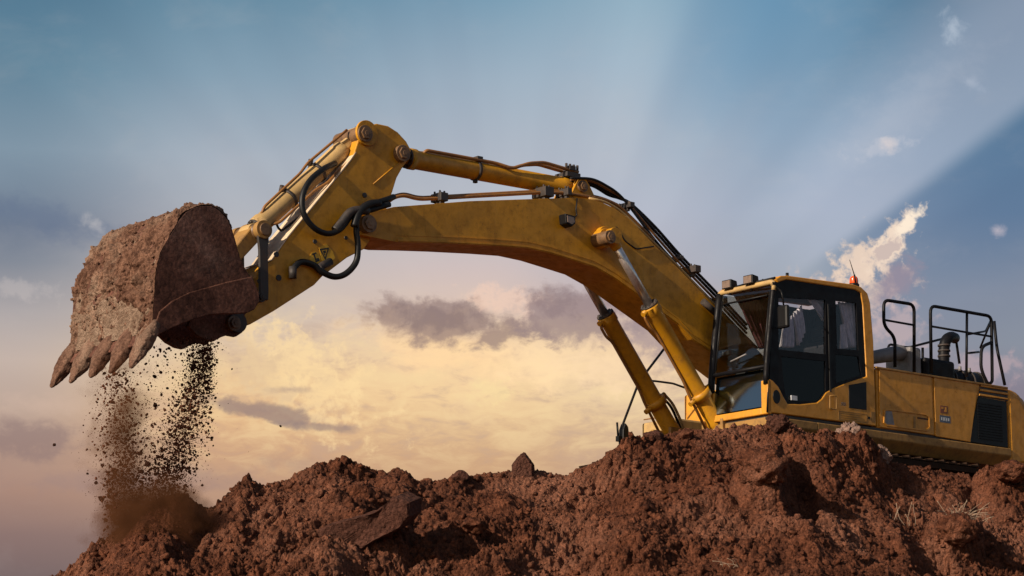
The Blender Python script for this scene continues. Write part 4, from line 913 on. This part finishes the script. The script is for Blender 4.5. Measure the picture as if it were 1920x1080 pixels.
def fpane(t0, t1, name, m, y0=fy0 + .07, y1=CY1 - .07, n=8, lean=0.):
    mb = MB(); ts = np.linspace(t0, t1, n); vs = []; 
    for dx_ in (0, -.006): vs += [V3(fr_pt(y, t)) + V3((dx_ - lean * t, 0, 0)) for t in ts for y in (y0, y1)]
    fs = []
    for i in range(n - 1): a_ = 2 * i; fs.append((a_, a_ + 1, a_ + 3, a_ + 2)); b_ = a_ + 2 * n; fs.append((b_, b_ + 2, b_ + 3, b_ + 1))
    mb.add(vs, fs, False); return mb.build(name, M[m], cab)
fpane(.37, .97, 'windscreen', 'glass'); fpane(.06, .34, 'lower_windscreen', 'low_glass', lean=.16)
mb = MB(); mb.tube(fillet([fr_pt(fy0 + .09, .93), fr_pt(fy0 + .09, .38)], .05), .012, 6); mb.tube(fillet([fr_pt(CY1 - .09, .93), fr_pt(CY1 - .09, .40)], .05), .012, 6); mb.tube([V3(fr_pt(fy0 + .1, .9)) + V3((.02, 0, 0)), V3(fr_pt(CY1 - .1, .9)) + V3((.02, 0, 0))], .012, 6); mb.build('windscreen_trim', M['plastic'], cab)
mb = MB(); w0 = V3(Q3(1370, 678, XF + .03)); w1 = V3(Q3(1399, 664, XF + .04)); mb.tube([w0, w1], .01, 6); mb.build('wiper', M['grey'], cab)
# inside: seat, console, monitor, lever, curtains
mb = MB(); mb.box(.25, .78, .68, 1.18, 1.45, 1.72); mb.box(.18, .34, .68, 1.18, 1.70, 2.42); mb.box(.2, .32, .8, 1.06, 2.42, 2.62); mb.build('seat', M['interior'], cab, .05)
mb = MB(); mb.box(.3, .95, .50, .66, 1.3, 1.86); mb.box(.3, .95, 1.2, 1.36, 1.3, 1.84); mb.tube([(.9, .58, 1.86), (.98, .58, 2.05)], .02, 8); mb.tube([(.9, 1.28, 1.84), (.98, 1.28, 2.03)], .02, 8); mb.box(1.3, 1.36, .48, .66, 1.75, 2.0); mb.tube([(1.34, .56, 1.35), (1.34, .56, 1.78)], .03, 8); mb.build('control_console', M['interior'], cab, .015)
mb = MB(); x, y, z = Q3(1360, 663, 1.45); mb.box(x - .02, x + .03, y - .1, y + .1, z - .03, z + .03); mb.build('cab_mirror', M['grey'], cab, .01)
def curtain(pts, y, m, folds=9, amp=.045, n=44):
    """hanging cloth: pts = polygon top-left, top-right, bottom-right, bottom-left on plane y"""
    c = [V3(P3(a, b, y)) for a, b in pts]; vs = []
    for i in range(n + 1):
        u_ = i / n
        for j in range(15):
            w_ = j / 14; top = c[0].lerp(c[1], u_); bot = c[3].lerp(c[2], u_); p = top.lerp(bot, w_); p.y += amp * math.sin(u_ * folds * 6.28 + w_ * 1.5) * (.5 + w_ * .5) + .006 * math.sin(u_ * 23 + 5 * w_); vs.append(p)
    fs = [(i * 15 + j, i * 15 + j + 1, (i + 1) * 15 + j + 1, (i + 1) * 15 + j) for i in range(n) for j in range(14)]
    mb = MB(); mb.add(vs, fs, True); o = mb.build('curtain', M[m], cab); sd = o.modifiers.new('s', 'SOLIDIFY'); sd.thickness = .004; return o
curtain([(1486,588),(1504,572),(1505,625),(1496,650)], 1.34, 'curtain', 3)
curtain([(1468,598),(1488,590),(1484,652),(1462,650)], 1.34, 'curtain', 3)
curtain([(1512,560),(1530,562),(1546,572),(1546,608)], 1.34, 'curtain', 2)
curtain([(1570,566),(1606,570),(1607,650),(1592,652)], 1.34, 'curtain', 5)
curtain([(1574,610),(1585,606),(1600,652),(1572,655)], 1.34, 'curtain', 2)
curtain([(1372,548),(1440,540),(1441,652),(1426,655)], CY0 + .08, 'maroon', 6)
# mirror near the front pillar
x, y, z = P3(1470, 590, CY1 + .16)
mb = MB(); mb.box(x - .035, x + .03, y - .1, y + .08, z - .17, z + .12); mir = mb.build('mirror', M['plastic'], cab, .03)
mb = MB(); mb.tube(fillet([P3(1458, 540, CY1), (x + .03, y, z + .28), (x, y, z + .1)], .05), .012, 8); mb.tube(fillet([P3(1458, 615, CY1), (x + .03, y - .02, z - .1)], .05), .011, 8); mb.build('mirror_arm', M['plastic'], mir)
# lights on the roof front
for px, py in ((1367, 534), (1407, 525)):
    x, y, z = Q3(px, py, 1.60); mb = MB(); mb.prism([(x + .05, z - .06), (x + .05, z + .06), (x - .06, z + .045), (x - .07, z - .03)], y - .085, y + .085); wl_ = mb.build('work_light', M['plastic'], cab, .012)
    mb = MB(); mb.box(x + .051, x + .056, y - .068, y + .068, z - .045, z + .045); mb.build('lens', M['lens'], wl_); mb = MB(); mb.cyl((x - .02, y, z - .13), (x - .02, y, z - .05), .015, 8); mb.build('bracket', M['plastic'], wl_)
mb = MB(); mb.tube(fillet([Q3(1360, 543, 1.57), Q3(1395, 534, 1.57), Q3(1453, 521, 1.57)], .03), .016, 8)
for q in (1372, 1392, 1410, 1430): mb.tube([Q3(q, 553 - (q - 1360) * .22, 1.57), Q3(q, 540 - (q - 1360) * .24, 1.57)], .01, 6)
mb.build('light_rail', M['plastic'], cab)
# beacon and antenna
x, z = P(1601, 530, 1.15); mb = MB(); mb.cyl((x, 1.15, z - .10), (x, 1.15, z - .015), .07, 20); bc_ = mb.build('beacon', M['plastic'], cab, .01)
mb = MB(); mb.tube([(x, 1.15, z - .015), (x, 1.15, z + .06), (x, 1.15, z + .085)], [.058, .052, .03], 24); mb.build('beacon_lens', M['orange_lens'], bc_, .008)
mb = MB(); mb.tube([P3(1602, 516, 1.25), P3(1593, 487, 1.25)], [.007, .004], 6); mb.tube([P3(1604, 530, 1.25), P3(1602, 515, 1.25)], .012, 6); mb.build('antenna', M['plastic'], cab)
mb = MB(); x, z = P(1476, 514, 1.2); mb.cyl((x, 1.2, z - .05), (x, 1.2, z + .015), .02, 8); mb.build('roof_knob', M['plastic'], cab)

# ---- handrails on the house
def rail(pts, y, r=.021, name='handrail', fil=.10, m='black'):
    p = [P3(q[0], q[1], q[2] if len(q) > 2 else y) for q in pts]; mb = MB(); mb.tube(fillet(p, fil), r, 10); return mb.build(name, M[m], ex)
def bar(par, a, b, y, r=.015):
    mb = MB(); mb.tube([P3(a[0], a[1], a[2] if len(a) > 2 else y), P3(b[0], b[1], b[2] if len(b) > 2 else y)], r, 8); mb.build('cross_bar', M['black'], par)
h1 = rail([(1678,688),(1678,632),(1657,611),(1657,562),(1714,571),(1714,698)], 1.36, .022); bar(h1, (1659,600), (1713,609.5), 1.36)
h2 = rail([(1746,699),(1744.5,573),(1859,593),(1860.5,717),(1852,720),(1839,692),(1840,650),(1859,642)], 1.36, .022); bar(h2, (1747,612), (1859,631), 1.36); bar(h2, (1813,586), (1812,706), 1.36, .018)
h3 = rail([(1855,610,1.3),(1838,652,.9)], 1.1, .014); h3b = rail([(1815,627,1.3),(1848,621,.8),(1857,602,.5)], 1.1, .014); 
h4 = rail([(1864,602,1.1),(1869,652,1.1),(1884,722,1.2)], 1.1, .021); bar(h4, (1816,662,1.1), (1835,660,.9), 1.)
rail([(1664,664,-1.2),(1666,645,-1.2),(1702,652,-1.2),(1772,634,-1.2)], -1.2, .018); rail([(1730,652,-1.2),(1730,680,-1.2)], -1.2, .02)
rail([(1640,663,-.9),(1677,656,-.9),(1693,672,-.9)], -.9, .012)
# ---- top of the engine house: muffler, boxes, intake hose
def obox(name, m, x0, x1, y0, y1, z0, z1, b=.03, par=None): mb = MB(); mb.box(min(x0, x1), max(x0, x1), y0, y1, z0, z1); return mb.build(name, M[m], par or house, b)
ya = .9; a = P(1640, 680, ya); b = P(1690, 664, ya); c = P(1711, 655, ya); d_ = P(1712, 700, ya)
mb = MB(); mb.tube([(a[0] + .1, ya, a[1] + .05), (b[0], ya, b[1] + .02)], [.085, .105], 24); mb.build('muffler', M['grey'], house, .01)
obox('hood', 'grey', b[0], c[0], ya - .3, ya + .16, ztop - .02, c[1], .04)
x0, zt_ = P(1712, 664, ya); x1, zt2 = P(1838, 690, ya)
obox('pump_cover', 'black', x0 - .01, P(1770, 690, ya)[0], ya - .25, ya + .2, ztop - .02, zt_ - .06, .04)
xa, za = P(1765, 690, ya); xb, zb_ = P(1836, 700, ya)
mb = MB(); mb.tube([(xa, ya, ztop + .10), (xb + .06, ya, ztop + .10), (xb + .02, ya, ztop + .10), (xb, ya, ztop + .1)], [.17, .17, .15, .08], 28); ac_ = mb.build('air_cleaner', M['black'], house, .01)
mb = MB()
for k in range(7): q = x0 + (xb - x0) * (k + .5) / 7; mb.tube([(q - .012, ya, ztop + .10), (q + .012, ya, ztop + .10)], .185, 24)
mb.build('clamp_bands', M['dark'], ac_)
mb = MB()
for k in range(6): q = x0 + (xb - x0) * (k + .3) / 7; mb.cyl((q, ya + .1, ztop + .24), (q, ya + .1, ztop + .30), .022, 8)
mb.build('bolts', M['grey'], ac_)
mb = MB(); mb.tube(spline([P3(1770, 690, .75), P3(1770, 655, .75), P3(1774, 638, .75), P3(1783, 632, .72), P3(1790, 634, .65)], 6), [.085] * 24 + [.07], 16) if False else mb.tube(spline([P3(1770, 690, .75), P3(1770, 655, .75), P3(1774, 638, .75), P3(1783, 632, .72), P3(1790, 634, .65)], 6), .075, 16); ih = mb.build('intake_pipe', M['black'], house)
for py in (648, 658, 668): mb = MB(); x, z = P(1770, py, .75); mb.cyl((x, .75, z - .012), (x, .75, z + .012), .086, 18); mb.build('hose_clamp', M['dark'], ih)
rail([(1788,629,.6),(1793,640,.6),(1799,682,.6)], .6, .018, 'grab_rail')
# ---- right-hand mirror on its long arm, far side
yy = -1.35
mm = rail([(1284,727,-1.0),(1262,719,-1.1),(1232,715,-1.2),(1200,712,-1.3)], -1.2, .014, 'mirror_rail', .03)
ma = rail([(1246,653,yy),(1198,716,yy),(1167,798,yy),(1165,826,yy)], yy, .017, 'mirror_arm', .06)
x, z = P(1171, 812, yy); mb = MB(); mb.prism([(x - .06, z - .16), (x + .07, z - .16), (x + .06, z + .04), (x + .02, z + .13), (x - .03, z + .08)], yy - .05, yy + .05); mb.build('mirror_head', M['plastic'], ma, .015)
mb = MB(); mb.tube([P3(1157, 792, yy), P3(1159, 820, yy)], .014, 8); mb.box(x + .05, x + .13, yy - .03, yy + .03, z - .12, z - .05); mb.build('mirror_bracket', M['plastic'], ma)
rail([(1207,787,-1.3),(1238,782,-1.1),(1250,784,-1.0)], -1.2, .008, 'cable', .02, 'pipe')

# ------------------------------------------------------------------ soil pouring out of the bucket
def stream(cxs, n, sd_, lateral, seed, p=1.):
    r = np.random.default_rng(seed); ys = np.array([c[1] for c in cxs], float); xs = np.array([c[0] for c in cxs], float); wd = np.array([c[2] for c in cxs], float); dn = np.array([c[3] for c in cxs], float)
    tt = np.linspace(ys[0], ys[-1], 400); cum = np.cumsum(np.interp(tt, ys, dn)); cum /= cum[-1]
    py = np.interp(r.random(n), cum, tt); px = np.interp(py, ys, xs) + np.interp(py, ys, wd) * r.normal(size=n) * .55
    out = []
    for a_, b_ in zip(px, py):
        q = Vector(P3(a_, b_, lateral + r.normal() * .12)); out.append(q)
    return out
pts = stream([(370,632,34,.7),(378,660,26,1.),(372,700,26,1.1),(355,760,32,1.),(345,800,34,1.2),(330,850,40,1.3),(318,900,42,1.5),(300,960,40,.6)], 11000, 0, .45, 11)
pts += stream([(390,645,10,1.),(392,700,12,.9),(384,760,16,.5),(376,830,24,.3)], 1100, 0, .45, 15)
pts += stream([(222,690,30,.5),(220,740,38,.8),(225,800,42,.9),(232,860,42,1.3),(240,920,44,1.9),(245,980,46,1.8),(250,1010,50,.6)], 8000, 0, .2, 12)
pts += stream([(206,880,14,.5),(212,930,14,1.3),(222,985,14,1.)], 900, 0, .2, 16)
pts += stream([(300,640,46,.4),(290,760,60,.8),(280,860,60,1.),(275,940,60,1.1)], 1500, 0, .3, 13)
pts += stream([(280,690,130,.5),(290,900,140,1.)], 130, 0, -.2, 14)
MW = Matrix.Translation(ORG) @ Matrix.Rotation(math.pi + TH, 4, 'Z')
pw = np.array([tuple(MW @ q) for q in pts]); rd = .0026 + .0028 * rng.pareto(2.0, len(pw)); rd = np.minimum(rd, .017)
v, f = rock_cloud(pw, rd, IV1, IF1, .25, 4, .9)
tag(rawmesh('falling_soil', v, f, M['soil']), 'stream of fine soil crumbs pouring from the bucket', 'falling soil', kind='stuff')
big = [(245,683,7),(252,680,5),(290,706,6),(291,760,6),(210,754,7),(285,798,5),(263,850,6),(192,872,6),(102,834,4),(164,888,4),(526,799,4),(435,692,3),(363,688,7),(364,745,6),(356,805,5),(314,728,5),(316,636,5),(300,655,4),(266,884,6),(274,835,5),(357,862,5),(397,821,4),(180,905,6),(190,935,7),(205,950,8),(198,975,7),(196,700,4),(350,830,6),(277,870,8),(309,668,4),(342,643,5),(232,700,4),(205,920,7),(387,728,5),(392,680,6),(350,785,6),(330,760,5),(340,880,6),(215,885,6)]
me0 = None
for i, (a_, b_, s_) in enumerate(big):
    if me0 is None or i < 5:
        v, f = rock_cloud(np.zeros((1, 3)), [1.], IV2, IF2, .16, 30 + i, .8); o = rawmesh('falling_clod', v, f, M['soil_dark'])
        if i == 0: protos = [o]
        elif i < 5: protos.append(o)
    else: o = protos[i % 5].copy(); COL.objects.link(o)
    me0 = True
    lat = .1 if a_ > 290 else -.35; o.location = MW @ Vector(P3(a_, b_, lat)); o.rotation_euler = (random.random() * 6, random.random() * 6, random.random() * 6); k = s_ * .0049 * .9; o.scale = (k, k, k * 1.1)
    tag(o, 'dark soil clod in mid air below the bucket', 'clod', 'larger soil clods falling from the bucket')
# dust hanging where the soil lands
def dust():
    c = MW @ Vector(P3(285, 905, .75)); m = bpy.data.materials.new('dust'); m.use_nodes = True; t = NT(m.node_tree); t.n.clear()
    co = t.new('ShaderNodeTexCoord').outputs['Object']; s_ = t.new('ShaderNodeSeparateXYZ'); t.l.new(co, s_.inputs[0])
    n = t.noise(co, 2.6, 5, .6, .4); n2 = t.noise(co, 7., 3, .6)
    def bl(x, y, z, a, b, cc):
        d = [t.m('DIVIDE', t.m('SUBTRACT', s_.outputs[i], o), q) for i, (o, q) in enumerate(((x, a), (y, b), (z, cc)))]
        return t.m('SUBTRACT', 1., t.m('SQRT', t.m('ADD', t.m('ADD', t.m('MULTIPLY', d[0], d[0]), t.m('MULTIPLY', d[1], d[1])), t.m('MULTIPLY', d[2], d[2]))))
    e = t.m('MAXIMUM', t.m('MULTIPLY', bl(-.02, .1, -.42, .68, .6, .52), 1.2), t.m('MAXIMUM', t.m('MULTIPLY', bl(-.30, 0, .25, .36, .4, 1.1), .5), bl(.2, 0, -.25, .36, .4, .36)))
    e = t.m('ADD', e, t.m('MULTIPLY', t.m('SUBTRACT', n, .5), 1.5)); e = t.m('ADD', e, t.m('MULTIPLY', t.m('SUBTRACT', n2, .5), .6))
    den = t.ss(e, -.05, .9, 0., 9.)
    v = t.new('ShaderNodeVolumePrincipled'); v.inputs['Color'].default_value = (.34, .135, .06, 1); t.l.new(den, v.inputs['Density']); v.inputs['Anisotropy'].default_value = .25
    o = t.new('ShaderNodeOutputMaterial'); t.l.new(v.outputs[0], o.inputs['Volume'])
    mb = MB(); mb.box(-.95, .85, -.7, .7, -1.0, 1.3); ob = mb.build('dust_cloud', m); ob.location = c
    tag(ob, 'brown dust cloud where the falling soil lands', 'dust', kind='stuff')
dust()
